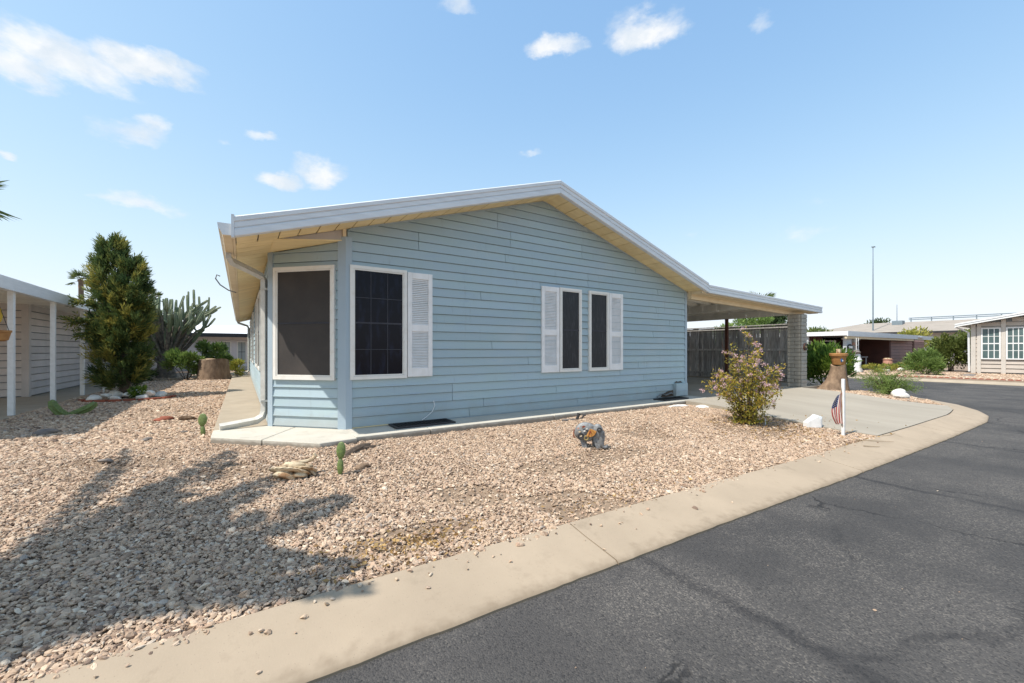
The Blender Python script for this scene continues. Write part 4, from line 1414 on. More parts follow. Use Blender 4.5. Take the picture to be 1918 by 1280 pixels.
# the yard goes on to the left of the view
X, Y = scatter(-6.5, -.6, 2.25, 9.2, 1700, rs)
keep = (X < -.335 * Y - .40) & ((X > -3.1) | (Y < 7.38))
X, Y = X[keep], Y[keep]
gravel('gravel', np.stack([X, Y, yard_z(X, Y) + rs.uniform(-.006, .008, len(X)) - .006], 1), np.clip(rs.lognormal(math.log(.026), .35, len(X)), .014, .06), 'gravel below the feather palm left of the view', 12)
# right-hand bed
X, Y = scatter(12.82, 15.5, 2.4, 6.2, 1000, rs)
keep = in_lot(X + .03, Y - .05)
X, Y = X[keep], Y[keep]
gravel('gravel', np.stack([X, Y, yard_z(X, Y) - .006], 1), np.clip(rs.lognormal(math.log(.032), .35, len(X)), .015, .07), 'pinkish gravel bed between driveway and cross street', 9)
# far yard
X, Y = scatter(24.1, 30, -1.5, 9.5, 330, rs)
gravel('gravel', np.stack([X, Y, np.full(len(X), .163)], 1), np.clip(rs.lognormal(math.log(.05), .35, len(X)), .02, .1), 'pinkish gravel yard in front of the beige house', 10)


# a few larger loose stones
def rock(name, c, r, material, label, seed, sub=2, amp=.22, cat='rock', flat=-.35, group=None):
    o = MB().blob(c, r, sub=sub, amp=amp, seed=seed, flat=flat).build(name, material, smooth=True)
    return tag(o, label, cat, group)


for i, (x, y, r) in enumerate([(-1.10, 5.52, .045), (-.95, 6.55, .04), (-.62, 6.85, .035), (-2.15, 7.9, .085)]):
    rock('loose_rock', (x, y, float(yard_z(x, y)) + r * .2), (r * 1.3, r, r * .6), 'grey_rock', ('dark flat stone lying alone in the sunlit gravel left of the slab', 'grey stone nearest the thin frond shadow', 'small grey stone nearest the side walk corner', 'largest dark stone lying in the carport shadow')[i], 20 + i)

# litter of dry leaves by the kerb
def litter(cx, cy, sx, sy, n, seed, label):
    rs = np.random.default_rng(seed)
    P = np.stack([rs.normal(cx, sx, n), rs.normal(cy, sy, n), np.zeros(n)], 1)
    ik = np.interp(P[:, 0], np.array(INNER)[:11, 0], np.array(INNER)[:11, 1])
    P[:, 1] = np.maximum(P[:, 1], ik - .03)
    P[:, 2] = yard_z(P[:, 0], P[:, 1]) + rs.uniform(.004, .024, n)
    D = rs.normal(size=(n, 3)); D[:, 2] *= .25
    Lg = rs.uniform(.015, .045, n)
    V, F = leaf_arrays(P, D, Lg, Lg * rs.uniform(.3, .6, n), rs, fold=.15)
    o = fastmesh('dry_leaf_litter', V, F, 'dry_leaf', None, np.repeat(rs.uniform(0, 1, n), 4))
    tag(o, label, 'leaf litter', kind='stuff')
litter(.85, 2.50, .28, .10, 420, 31, 'yellowed dry leaves caught at the kerb edge')
litter(6.85, 3.1, .6, .45, 900, 32, 'brown leaf litter around the pink flowering shrub')
litter(2.6, 2.4, .5, .08, 90, 33, 'few dry leaves where gravel meets the kerb')
litter(-1.7, 19.5, .9, .8, 500, 34, 'dry leaf litter below the tall cactus')
for i, (pts, lab) in enumerate([([(6.85, 2.10, .098), (7.05, 1.98, .09), (7.30, 1.83, .075)], 'long dry grass stalk lying across the kerb by the driveway'),
                                ([(6.6, 1.95, .085), (6.75, 1.86, .075), (6.8, 1.84, .072)], 'short dry twig on the kerb near the driveway'),
                                ([(7.5, 2.02, .09), (7.75, 1.98, .088), (8.0, 1.99, .088)], 'thin bleached twig beside the driveway joint')]):
    o = MB().tube(pts, [.005, .004, .002], n=5).build('dry_twig', 'twig', smooth=True); tag(o, lab, 'twig')

# ------------------------------------------------------------------ garden ornaments and small plants
def metal_elephant():
    root = empty('elephant_sculpture', (3.42, 3.59, .14))
    tag(root, 'galvanised metal elephant garden ornament with coloured cutouts on the gravel', 'sculpture')
    root.rotation_euler = (0, 0, R(-40))
    base = Vector((3.42, 3.59, .14))
    def part(mb, name, material, parent=root, **kw):
        mb.v = [tuple(Vector(p) + base) for p in mb.v]
        return mb.build(name, material, parent, **kw)
    # body: a bulged sheet-metal shell
    b = MB().blob((-.025, 0, .195), (.135, .05, .115), sub=3, amp=.05, seed=2)
    body = part(b, 'body', 'gal', smooth=True)
    for x, lean, yy in ((-.10, .045, -.03), (.055, .05, -.03), (-.08, .03, .03), (.04, .03, .03)):
        m = MB(); m.hexa([(x + lean, yy - .008, -.02), (x + lean + .05, yy - .008, -.02), (x + lean + .05, yy + .008, -.02), (x + lean, yy + .008, -.02),
                          (x - .012, yy - .008, .15), (x + .055, yy - .008, .15), (x + .055, yy + .008, .15), (x - .012, yy + .008, .15)])
        part(m, 'leg', 'gal')
    h = MB().blob((.112, -.012, .205), (.062, .045, .092), sub=3, amp=.04, seed=4)
    part(h, 'head', 'gal', smooth=True)
    t = MB().tube([(.14, -.01, .20), (.155, -.012, .14), (.150, -.014, .075), (.160, -.016, .035), (.190, -.018, .020), (.218, -.018, .030), (.222, -.018, .055)], [.05, .042, .034, .026, .020, .015, .011], n=10)
    part(t, 'trunk', 'gal', smooth=True)
    # ear fan
    m = MB(); n = 9
    V = [(.02, -.058, .245)] ; F = []
    for q in range(n):
        a = R(-125 + 110 * q / (n - 1)); V.append((.02 + .075 * math.cos(a), -.066 - .008 * (q % 2), .245 + .095 * math.sin(a)))
    for q in range(1, n): F.append((0, q, q + 1))
    V2 = [(x, y + .006, z) for x, y, z in V]; o = len(V)
    F2 = [tuple(i + o for i in f[::-1]) for f in F]
    part(MB().add(V + V2, F + F2), 'ear', 'orange_metal')
    for (x, z, r, mt) in ((-.085, .155, .040, 'cast_black'), (-.025, .135, .028, 'brass'), (.125, .235, .026, 'cast_black')):
        m = MB()
        pts = [(x + r * .8 * math.cos(2 * math.pi * q / 14), -.060 - .012 * (x > .1) + .0 * q, z + r * .8 * math.sin(2 * math.pi * q / 14)) for q in range(15)]
        m.tube(pts, .008, n=6, cap=False)
        part(m, 'ring', mt, smooth=True)
    for (x, z, w, hh, mt) in ((-.01, .155, .05, .028, 'rust_red'), (-.055, .265, .05, .026, 'rust_red'), (-.10, .205, .034, .020, 'bone'), (-.045, .215, .034, .018, 'white_rock'), (-.115, .245, .028, .022, 'pink_pot'), (-.085, .155, .03, .02, 'bone'), (.02, .19, .03, .06, 'rust_red'), (-.02, .24, .03, .016, 'white_rock')):
        m = MB(); m.prism_y([(x - w / 2, z), (x, z - hh / 2), (x + w / 2, z + hh * .2), (x + w * .1, z + hh * .6)], -.066, -.056)
        part(m, 'cutout', mt)
    t = MB().tube([(-.145, 0, .23), (-.165, 0, .20), (-.168, 0, .15), (-.158, 0, .125)], [.008, .007, .006, .009], n=6)
    part(t, 'tail', 'rust_red', smooth=True)
metal_elephant()


def pad(mb, c, w, h, t, yaw, lean=0.0):
    """flat oval cactus pad standing at c"""
    n, m = 16, 7
    V, F = [], []
    cy, sy = math.cos(yaw), math.sin(yaw)
    for i in range(m):
        q = -1 + 2 * i / (m - 1)
        for k in range(n):
            a = 2 * math.pi * k / n
            rr = math.sqrt(max(0, 1 - (abs(q) ** 2.2)))
            rr = max(rr, .03)
            u = math.cos(a) * w / 2 * (.35 + .65 * rr if rr > .05 else .2) * (1 - .18 * max(0, -math.sin(a)))
            z = h / 2 + math.sin(a) * h / 2 * (.45 + .55 * rr if rr > .05 else .3)
            d = q * t / 2
            V.append((c[0] + u * cy - d * sy + lean * z, c[1] + u * sy + d * cy, c[2] + z))
    for i in range(m - 1):
        for k in range(n):
            k2 = (k + 1) % n
            F.append((i * n + k, i * n + k2, (i + 1) * n + k2, (i + 1) * n + k))
    F.append(tuple(range(n - 1, -1, -1))); F.append(tuple((m - 1) * n + k for k in range(n)))
    return mb.add(V, F)


def pad_cactus(x, y, pads, label):
    z = float(yard_z(x, y)) - .012
    root = empty('prickly_pear', (x, y, z)); tag(root, label, 'cactus')
    for dx, dz, w, h, yaw, lean in pads:
        pad(MB(), (x + dx, y, z + dz), w, h, .035, yaw, lean).build('pad', 'pad_green', root, smooth=True)
pad_cactus(.748, 3.98, [(0, 0, .062, .165, R(-50), .02), (.004, .145, .085, .165, R(-35), .04)], 'two stacked bright green prickly pear pads by the slab corner')
pad_cactus(-.40, 6.50, [(0, 0, .06, .14, R(-40), -.06), (-.012, .125, .11, .17, R(-30), .05)], 'small prickly pear with rounded top pad beside the side walk')
x, y = -2.4, 9.85
z = float(yard_z(x, y))
lc = empty('curved_cactus', (x, y, z)); tag(lc, 'low green cactus with two curved arms in the carport shade', 'cactus')
rib = [((1 + .16 * math.cos(6 * a)) * math.cos(a), (1 + .16 * math.cos(6 * a)) * math.sin(a)) for a in [2 * math.pi * q / 36 for q in range(36)]]
MB().tube([(x - .03, y, z - .02), (x - .12, y - .02, z + .05), (x - .19, y - .02, z + .16), (x - .20, y - .02, z + .23), (x - .19, y - .02, z + .26)], [.05, .062, .062, .048, .015], profile=rib).build('arm', 'pad_green', lc, smooth=True)
MB().tube([(x - .03, y, z - .02), (x + .10, y + .02, z + .03), (x + .22, y + .03, z + .09), (x + .29, y + .03, z + .15), (x + .31, y + .03, z + .18)], [.045, .055, .062, .05, .015], profile=rib).build('arm', 'pad_green', lc, smooth=True)

# bleached driftwood that looks like a skull
x, y = .40, 4.11; z = float(yard_z(x, y))
dw = empty('driftwood', (x, y, z)); tag(dw, 'bleached skull shaped driftwood on the gravel in front of the bay', 'driftwood')
MB().blob((x - .05, y - .01, z + .055), (.125, .08, .06), sub=4, amp=.42, seed=12, flat=-.9, freq=(2.5, 6.5)).build('root_mass', 'bone', dw, smooth=True)
MB().blob((x + .06, y - .02, z + .05), (.085, .06, .05), sub=4, amp=.5, seed=17, flat=-.8, freq=(3, 7)).build('root_mass', 'bone', dw, smooth=True)
MB().tube([(x - .16, y, z + .085), (x - .02, y, z + .118), (x + .08, y + .01, z + .118), (x + .14, y + .02, z + .128), (x + .165, y + .02, z + .158), (x + .15, y + .02, z + .178)], [.018, .022, .018, .017, .018, .012], n=8).build('branch', 'bone', dw, smooth=True)
MB().tube([(x + .05, y, z + .10), (x + .11, y - .05, z + .06), (x + .15, y - .09, z + .01)], [.02, .018, .008], n=7).build('branch', 'bone', dw, smooth=True)
rock('loose_rock', (.95, 4.05, float(yard_z(.95, 4.05)) + .012), (.06, .045, .03), 'stump_wood', 'flat brown stone at the foot of the stacked cactus pads', 40)
d2 = empty('dead_branch', (1.12, 4.75, .2)); tag(d2, 'dark dead branch stub lying against the slab edge', 'branch')
MB().tube([(.86, 4.48, .19), (.98, 4.56, .235), (1.10, 4.66, .25), (1.22, 4.78, .235)], [.03, .04, .035, .02], n=8).build('limb', 'bark', d2, smooth=True)
MB().tube([(1.05, 4.62, .24), (1.28, 4.70, .22), (1.42, 4.86, .205)], [.03, .022, .012], n=7).build('limb', 'bark', d2, smooth=True)
for i, (px_, py_, lab) in enumerate([(-1.0, 8.4, 'broken clod of bark in the sunlit side yard'), (-.72, 8.2, 'second smaller bark clod in the side yard nearer the walk')]):
    z = float(yard_z(px_, py_))
    o = MB().blob((px_, py_, z + .02), (.11, .07, .05), sub=2, amp=.5, seed=50 + i, flat=-.4).build('bark_clod', 'brick_red' if i == 0 else 'stump_wood', smooth=True)
    tag(o, lab, 'clod')
# small dark lumps by the slab edge
sp = empty('broken_sprinkler', (4.3, 4.93, .2)); tag(sp, 'broken black sprinkler head and shard beside the slab edge', 'sprinkler')
MB().prism([(4.12, 4.90), (4.38, 4.86), (4.40, 4.93), (4.2, 4.99)], .195, .222).build('shard', 'grey_rock', sp)
MB().tube([(4.42, 4.90, .17), (4.44, 4.89, .25), (4.46, 4.88, .30)], [.03, .022, .03], n=8).build('head', 'cast_black', sp, smooth=True)
MB().tube([(4.52, 4.90, .18), (4.55, 4.88, .26), (4.58, 4.86, .27)], [.012, .014, .018], n=8).build('riser', 'cast_black', sp, smooth=True)

wb = MB()
hs_ = np.random.default_rng(6)
pts = []
for k in range(46):
    u, v = hs_.uniform(-1, 1), hs_.uniform(-1, 1)
    if u * u + v * v > 1: continue
    top = .20 * (1 - .75 * max(0, -u)) * (1 - .55 * max(0, u - .45)) * math.sqrt(max(0, 1 - .8 * v * v))
    pts.append((7.43 + u * .165 * .84 + v * .09 * .55, 2.80 - u * .165 * .55 + v * .09 * .84, .12 + top * hs_.uniform(.75, 1.0)))
    pts.append((7.43 + u * .165 * .84 + v * .09 * .55, 2.80 - u * .165 * .55 + v * .09 * .84, .11))
wb.hull(pts)
o = wb.build('white_boulder', 'white_paint'); tag(o, 'angular white painted rock beside the driveway', 'rock')
rock('white_boulder', (13.72, 3.33, .185), (.24, .16, .13), 'white_rock', 'rough pale quartz rock under the feathery green shrub', 66, sub=3, amp=.30)
rock('flat_stone', (7.05, 4.92, .22), (.30, .09, .03), 'white_rock', 'flat pale stone lying beside the driveway and slab corner', 67, amp=.15)
rock('flat_stone', (7.42, 4.65, .2), (.22, .12, .035), 'white_rock', 'flat pale stone half hidden behind the pink flowering shrub', 68, amp=.15)

# ------------------------------------------------------------------ white post with a small flag
px_, py_ = 7.15, 2.34
pz = float(yard_z(px_, py_))
fp = MB().box(px_ - .019, px_ + .019, py_ - .019, py_ + .019, pz - .05, pz + .80).build('marker_post', 'white_paint', bevel=.004)
tag(fp, 'slim white square marker post at the driveway corner', 'post')


def flag():
    root = empty('small_flag', (px_ - .03, py_, pz)); tag(root, 'faded small stars and stripes flag hanging limp on the white post', 'flag')
    for nm, c in (('flag_red', (.42, .07, .06)), ('flag_white', (.70, .62, .56)), ('flag_blue', (.03, .045, .12))):
        mat(nm, c, tuple(v * .8 for v in c), scale=30, rough=.9)
    nv, nu = 13, 26
    ux, uy = -.80, .55            # the cloth hangs sideways along this direction (towards camera left)
    grid = {}
    V, F, MI = [], [], []
    def pt(a, b):                 # a along the fly (down), b across the stripes
        w = .155 * (.30 + .70 * math.sin(math.pi * min(1, .12 + a * .80)))
        side = .006 + b * w
        drop = a * .44 + b * .05 * (1 - a)
        fold = .016 * math.sin(b * 11 + a * 3.0) * (.3 + a)
        return (px_ - .022 + ux * side + .55 * fold, py_ + uy * side + .80 * fold, pz + .615 - drop - b * .02)
    for i in range(nu + 1):
        for j in range(nv + 1):
            grid[i, j] = len(V); V.append(pt(i / nu, j / nv))
    for i in range(nu):
        for j in range(nv):
            F.append((grid[i, j], grid[i, j + 1], grid[i + 1, j + 1], grid[i + 1, j]))
            canton = (i / nu < .42) and j >= 6
            MI.append(2 if canton else (0 if j % 2 == 0 else 1))
    cl = MB().add(V, F).build('cloth', 'flag_red', root)
    cl.data.materials.append(MATS['flag_white']); cl.data.materials.append(MATS['flag_blue'])
    cl.data.polygons.foreach_set('material_index', MI)
    sol = cl.modifiers.new('thick', 'SOLIDIFY'); sol.thickness = .002
    st = MB()
    for r_ in range(5):
        for c_ in range(4):
            a = .05 + .075 * r_; b = .52 + .12 * c_ + (.05 if r_ % 2 else 0)
            p = Vector(pt(a, min(b, .97)))
            nrm = Vector((-.55, -.83, .05)) * .004
            for sgn in (1,):
                q = p + nrm * sgn
                n = 5
                ring = []
                for k in range(10):
                    rad = .0058 if k % 2 == 0 else .0025
                    an = math.pi / 2 + k * math.pi / 5
                    ring.append(q + Vector((ux, uy, 0)) * rad * math.cos(an) + Vector((0, 0, 1)) * rad * math.sin(an))
                st.add(ring, [tuple(range(10))])
    st.build('stars', 'flag_white', root)['kind'] = 'stuff'
    MB().tube([(px_ - .024, py_ + .004, pz + .12), (px_ - .026, py_ + .006, pz + .40), (px_ - .036, py_ + .014, pz + .68)], .005, n=6).build('stick', 'stump_cut', root)
flag()
tg = empty('plant_tag', (6.93, 3.28, .15)); tag(tg, 'small white plant stake in front of the pink flowering shrub', 'plant tag')
z = float(yard_z(6.93, 3.28))
MB().box(6.92, 6.945, 3.275, 3.283, z - .03, z + .15).build('stake', 'white_paint', tg)
MB().box(6.922, 6.943, 3.2715, 3.2747, z + .09, z + .14).build('print', 'pink_pot', tg)


# ------------------------------------------------------------------ crape myrtle
def myrtle():
    rs = np.random.default_rng(77)
    bx, by = 6.70, 3.43
    bz = float(yard_z(bx, by))
    root = empty('crape_myrtle', (bx, by, bz)); tag(root, 'pink flowering crape myrtle shrub with yellowing leaves beside the driveway', 'shrub')
    LP, LD, LV, FP = [], [], [], []
    stems = 17
    for s in range(stems):
        a = 2 * math.pi * s / stems + rs.uniform(-.3, .3)
        reach = rs.uniform(.2, .60); h = rs.uniform(.62, 1.12) if reach < .5 else rs.uniform(.28, .72)
        if s == 0: reach, h = .05, 1.38
        base = np.array([bx + .05 * math.cos(a), by + .05 * math.sin(a), bz - .02])
        tip = np.array([bx + reach * math.cos(a), by + reach * math.sin(a), bz + h])
        mid = base * .45 + tip * .55 + np.array([0, 0, .12 * h]) - np.array([math.cos(a), math.sin(a), 0]) * reach * .18
        ts = np.linspace(0, 1, 9)[:, None]
        path = (1 - ts) ** 2 * base + 2 * ts * (1 - ts) * mid + ts ** 2 * tip + rs.normal(0, .008, (9, 3)) * ts
        MB().tube(path.tolist(), np.linspace(.013, .003, 9).tolist(), n=6).build('stem', 'bark', root, smooth=True)
        for t in np.linspace(.12, 1, 10):
            p = path[int(t * 8)]
            for q in range(3):
                d = unit(rs.normal(size=3) * np.array([1, 1, .6]) + np.array([math.cos(a) * .5, math.sin(a) * .5, .5]))
                ln = rs.uniform(.10, .26) * (1.1 - .35 * t)
                n = 15
                tt = rs.uniform(.1, 1, n)[:, None]
                LP.append(p + d * ln * tt + rs.normal(0, .022, (n, 3)))
                LD.append(unit(d + rs.normal(size=(n, 3)) * .9))
                LV.append(np.clip(rs.normal(.42 + .15 * t, .24, n), 0, 1))
                if t > .5 and rs.uniform() < .20: FP.append(p + d * ln)
        FP.append(path[-1])
    P = np.concatenate(LP); D = np.concatenate(LD); va = np.concatenate(LV)
    P[:, 2] = np.maximum(P[:, 2], bz + .05)
    Lg = rs.uniform(.022, .05, len(P))
    V, F = leaf_arrays(P, D, Lg, Lg * .5, rs)
    fastmesh('foliage', V, F, 'myrtle_leaf', root, np.repeat(va, 4))
    for i, c in enumerate(FP):
        n = 34
        q = unit(rs.normal(size=(n, 3))) * rs.uniform(.1, 1, (n, 1)) * np.array([.036, .036, .030]) * rs.uniform(.7, 1.35)
        V, F = leaf_arrays(c + q, q + rs.normal(size=(n, 3)) * .01, rs.uniform(.014, .026, n), rs.uniform(.014, .022, n), rs)
        fastmesh('flower_cluster', V, F, 'myrtle_flower', root, np.repeat(rs.uniform(0, 1, n), 4))
    # bare seed twigs at the top
    for q in range(16):
        p = FP[rs.integers(len(FP))]
        e = p + np.array([rs.uniform(-.08, .08), rs.uniform(-.08, .08), rs.uniform(.06, .20)])
        MB().tube([p, (p + e) / 2 + rs.normal(0, .01, 3), e], [.003, .0025, .0015], n=4).build('seed_twig', 'rust', root)
myrtle()

# ------------------------------------------------------------------ juniper
def juniper(bx, by, H, Rm):
    rs = np.random.default_rng(101)
    bz = float(yard_z(bx, by))
    root = empty('juniper_tree', (bx, by, bz)); tag(root, 'tall ragged evergreen juniper with sunlit yellow green sprays', 'tree')
    MB().tube([(bx, by, bz - .05), (bx + .02, by, bz + .8), (bx, by + .02, bz + 2.0), (bx, by, bz + H * .9)], [.11, .09, .05, .012], n=9).build('trunk', 'bark', root, smooth=True)
    right = np.array([.8368, -.5476])
    # feathery plumes: each an upswept branchlet set with sprays, with gaps between them
    leaders = [(-.26, 1.0, 1.0), (.15, .88, .92), (-.06, .72, 1.15)]
    Ps, Ds, Vs = [], [], []
    for i in range(430):
        sx, tf, rf = leaders[0] if i % 10 < 5 else (leaders[1] if i % 10 < 8 else leaders[2])
        f = rs.uniform(.03, .97) ** .9
        z = f * tf * H
        blend = min(1.0, .25 + f * 1.1)
        ax = np.array([bx + right[0] * sx * blend, by + right[1] * sx * blend, bz + z])
        a = rs.uniform(0, 2 * math.pi)
        prof = np.interp(f, [0, .05, .15, .40, .60, .76, .88, 1.0], [.62, .92, 1.04, 1.0, .86, .62, .36, .10]) * Rm * rf
        ln = prof * rs.uniform(.72, 1.22) + .06
        up = .30 + .95 * f + rs.uniform(-.12, .25)
        d0 = np.array([math.cos(a), math.sin(a), up * .55]); d1 = np.array([math.cos(a) * .8, math.sin(a) * .8, up + .35])
        base_tone = np.clip(rs.normal(.36, .17), 0, 1)
        if rs.uniform() < .24: base_tone = rs.uniform(.65, .95)
        for q in range(13):
            t = rs.uniform(.30, 1.05) ** .8
            p = ax + d0 * ln * t * (1 - .35 * t) / np.linalg.norm(d0[:2]) + d1 * ln * t * t * .38
            d = unit(d0 * (1 - t) + d1 * t + rs.normal(size=3) * .33)
            sl = rs.uniform(.10, .24)
            nb = 12
            tt = rs.uniform(0, 1, nb)[:, None]
            side = unit(rs.normal(size=(nb, 3)))
            Ps.append(p + d * sl * tt + side * .030 * (1 - .7 * tt))
            Ds.append(unit(d * 1.7 + side * .8))
            Vs.append(np.clip(base_tone + rs.normal(0, .10, nb) + .14 * (t - .5), 0, 1))
        if i % 9 == 0:
            e = ax + d0 * ln * .6
            MB().tube([tuple(ax), tuple((ax + e) / 2), tuple(e)], [.016, .011, .005], n=5).build('limb', 'bark', root)
    P = np.concatenate(Ps); D = np.concatenate(Ds); va = np.concatenate(Vs)
    Lg = rs.uniform(.055, .13, len(P))
    V, F = leaf_arrays(P, D, Lg, Lg * .17, rs, fold=.1)
    fastmesh('crown', V, F, 'juniper_leaf', root, np.repeat(va, 4))
    # long side branches breaking the outline
    P2, D2, V2 = [], [], []
    for (a, z, ln, rise) in ((R(195), 1.75, .92, -.05), (R(185), 2.05, .80, .12), (R(205), 1.55, .72, -.18), (R(20), 2.35, .68, .45), (R(40), 2.75, .5, .6), (R(160), 2.7, .5, .55), (R(-60), 2.2, .6, .4), (R(-110), 1.2, .62, .1), (R(-20), 2.0, .7, .35)):
        s = np.array([bx, by, bz + z]); dirv = unit(np.array([math.cos(a), math.sin(a), rise]))
        ln *= .84 if math.cos(a) < -.5 else .52
        e = s + dirv * ln
        MB().tube([s, (s + e) / 2 + np.array([0, 0, .03]), e], [.025, .015, .005], n=5).build('limb', 'bark', root)
        for q in range(60):
            t = rs.uniform(.35, 1.08)
            p = s + dirv * ln * t
            dd = unit(dirv + rs.normal(size=3) * .55)
            nb = 10
            tt = rs.uniform(0, 1, nb)[:, None]
            P2.append(p + dd * .2 * tt); D2.append(unit(dd + rs.normal(size=(nb, 3)) * .5)); V2.append(np.clip(rs.normal(.62, .2, nb), 0, 1))
    P = np.concatenate(P2); D = np.concatenate(D2)
    Lg = rs.uniform(.05, .11, len(P))
    V, F = leaf_arrays(P, D, Lg, Lg * .27, rs, fold=.1)
    fastmesh('side_sprays', V, F, 'juniper_leaf', root, np.repeat(np.concatenate(V2), 4))
juniper(-2.22, 12.67, 3.5, .345)
# brick edging and white rocks round its foot
for i in range(9):
    a = R(-150 + 17 * i)
    x, y = -2.1 + .78 * math.cos(a), 12.55 + .72 * math.sin(a)
    m = MB().box(-.10, .10, -.045, .045, -.02, .05); place(m, (x, y, float(yard_z(x, y))), a + math.pi / 2)
    o = m.build('edging_brick', 'brick_red', bevel=.005); tag(o, 'red brick of the half ring edging below the juniper', 'brick', 'red edging bricks under the juniper')
for i in range(9):
    x, y = -2.55 + .12 * i + rng.uniform(-.05, .05), 12.05 + .22 * (i % 3) - .05 * (i % 2)
    r = rng.uniform(.075, .13)
    rock('white_stone', (x, y, float(yard_z(x, y)) + r * .55 + (.06 if i % 3 == 1 else 0)), (r * 1.15, r * .9, r * .85), 'white_rock', 'white quartz rock piled at the foot of the juniper', 80 + i, amp=.28, group='white rocks under the juniper')


# ------------------------------------------------------------------ tall many-armed cactus
def big_cactus(bx, by):
    rs = np.random.default_rng(55)
    bz = float(yard_z(bx, by))
    root = empty('candelabra_cactus', (bx, by, bz)); tag(root, 'tall grey green cactus with dozens of upright arms and woody base', 'cactus')
    star = [((1 + .26 * math.cos(5 * a)) * math.cos(a), (1 + .26 * math.cos(5 * a)) * math.sin(a)) for a in [2 * math.pi * q / 20 for q in range(20)]]
    MB().tube([(bx, by, bz - .1), (bx - .05, by, bz + .35), (bx, by, bz + .9), (bx + .05, by, bz + 1.5)], [.36, .27, .24, .15], n=12).build('trunk', 'cactus_old', root, smooth=True)
    n = 68
    for i in range(n):
        a = rs.uniform(0, 2 * math.pi)
        r = math.sqrt(rs.uniform(.02, 1)) * 1.5
        ex, ey = bx + r * math.cos(a), by + r * math.sin(a) * .75
        top = bz + 3.25 - .75 * (r / 1.5) ** 2 + rs.uniform(-.6, .4)
        z0 = bz + rs.uniform(.35, 1.25)
        s = np.array([bx + .12 * math.cos(a), by + .12 * math.sin(a), z0])
        elbow = np.array([bx + (ex - bx) * .70, by + (ey - by) * .70, z0 + .55 + .50 * r + rs.uniform(-.15, .2)])
        p3 = np.array([ex + rs.uniform(-.06, .06), ey, max(elbow[2] + .25, top - .55)])
        top = max(top, p3[2] + .22)
        tip = np.array([ex + .22 * math.cos(a) * r, ey + rs.uniform(-.1, .1), top])
        rad = rs.uniform(.034, .048)
        pts = [s, (s + elbow) / 2 + np.array([0, 0, .05]), elbow, (elbow + p3) / 2 + rs.normal(0, .02, 3), p3, (p3 + tip) / 2, tip - (tip - p3) * .06, tip]
        MB().tube([tuple(p) for p in pts[:3]], [rad * 1.25, rad * 1.15, rad * .98], n=8).build('old_stem', 'cactus_old', root, smooth=True)
        MB().tube([tuple(p) for p in pts[2:]], [rad, rad * 1.05, rad * .92, rad, rad * .8, rad * .25], profile=star).build('arm', 'cactus_green', root, smooth=True)
        if rs.uniform() < .9:
            q = p3 * .6 + elbow * .4
            b = rs.uniform(0, 6.28); ln = rs.uniform(.35, .75)
            e1 = q + np.array([.13 * math.cos(b), .13 * math.sin(b), .12]); e2 = e1 + np.array([.03 * math.cos(b), .03 * math.sin(b), ln])
            MB().tube([tuple(q), tuple(e1), tuple((e1 + e2) / 2), tuple(e2), tuple(e2 + np.array([0, 0, .03]))], [rad * .7, rad * .8, rad * .85, rad * .75, rad * .2], profile=star).build('arm', 'cactus_green', root, smooth=True)
big_cactus(-2.40, 20.7)
# cut palm stump by it
def stump(name, c, r0, r1, h, label, seed, flare=0.0, top='stump_cut'):
    rs = np.random.default_rng(seed)
    root = empty(name, c); tag(root, label, 'stump')
    n, m = 26, 9
    V, F = [], []
    ph = rs.uniform(0, 6.28, 5)
    for i in range(m):
        t = i / (m - 1)
        for k in range(n):
            a = 2 * math.pi * k / n
            r = r0 + (r1 - r0) * (t ** .7)
            r *= 1 + .05 * math.sin(3 * a + ph[0]) + .035 * math.sin(7 * a + ph[1] + t * 4) + .02 * math.sin(13 * a + ph[2])
            r += flare * max(0, math.cos(a - R(150))) ** 3 * (1 - t) ** 2.2
            V.append((c[0] + r * math.cos(a), c[1] + r * math.sin(a), c[2] - .04 + (h + .04) * t + (.03 * math.sin(2 * a + ph[3]) if i == m - 1 else 0)))
    for i in range(m - 1):
        for k in range(n):
            k2 = (k + 1) % n
            F.append((i * n + k, i * n + k2, (i + 1) * n + k2, (i + 1) * n + k))
    MB().add(V, F).build('bark_shell', 'stump_wood', root, smooth=True)
    tv = V[-n:]; MB().add(tv + [(c[0], c[1], c[2] + h - .02)], [(k, (k + 1) % n, n) for k in range(n)]).build('cut_top', top, root)
    return root
stump('palm_stump', (-.85, 18.9, .2), .56, .43, .76, 'wide cut palm stump behind the side walk', 3)
MB_ = None
bush('green_shrub', (-1.65, 19.2, .75), (.62, .55, .52), 3200, .16, 'feather_leaf', 'bright green leafy shrub between the cactus and the cut stump', 'shrub', seed=41, lw=.25, ground=.2)
bush('green_shrub', (-.95, 20.3, 1.05), (.62, .5, .62), 2600, .17, 'feather_leaf', 'light green shrub rising behind the cut stump', 'shrub', seed=42, lw=.25, ground=.2)
bush('green_shrub', (-.15, 19.4, .55), (.32, .32, .35), 900, .12, 'yellow_leaf', 'small yellowish shrub between the cut stump and the house', 'shrub', seed=43, lw=.3, ground=.2)
bush('green_shrub', (-2.9, 19.0, .40), (.35, .35, .25), 900, .12, 'dark_leaf', 'low dark green plant at the foot of the tall cactus', 'shrub', seed=44, ground=.2)
bush('green_shrub', (-1.9, 12.2, .33), (.16, .16, .14), 300, .09, 'oleander_leaf', 'tiny bright green plant beside the juniper rocks', 'shrub', seed=45, ground=.2)

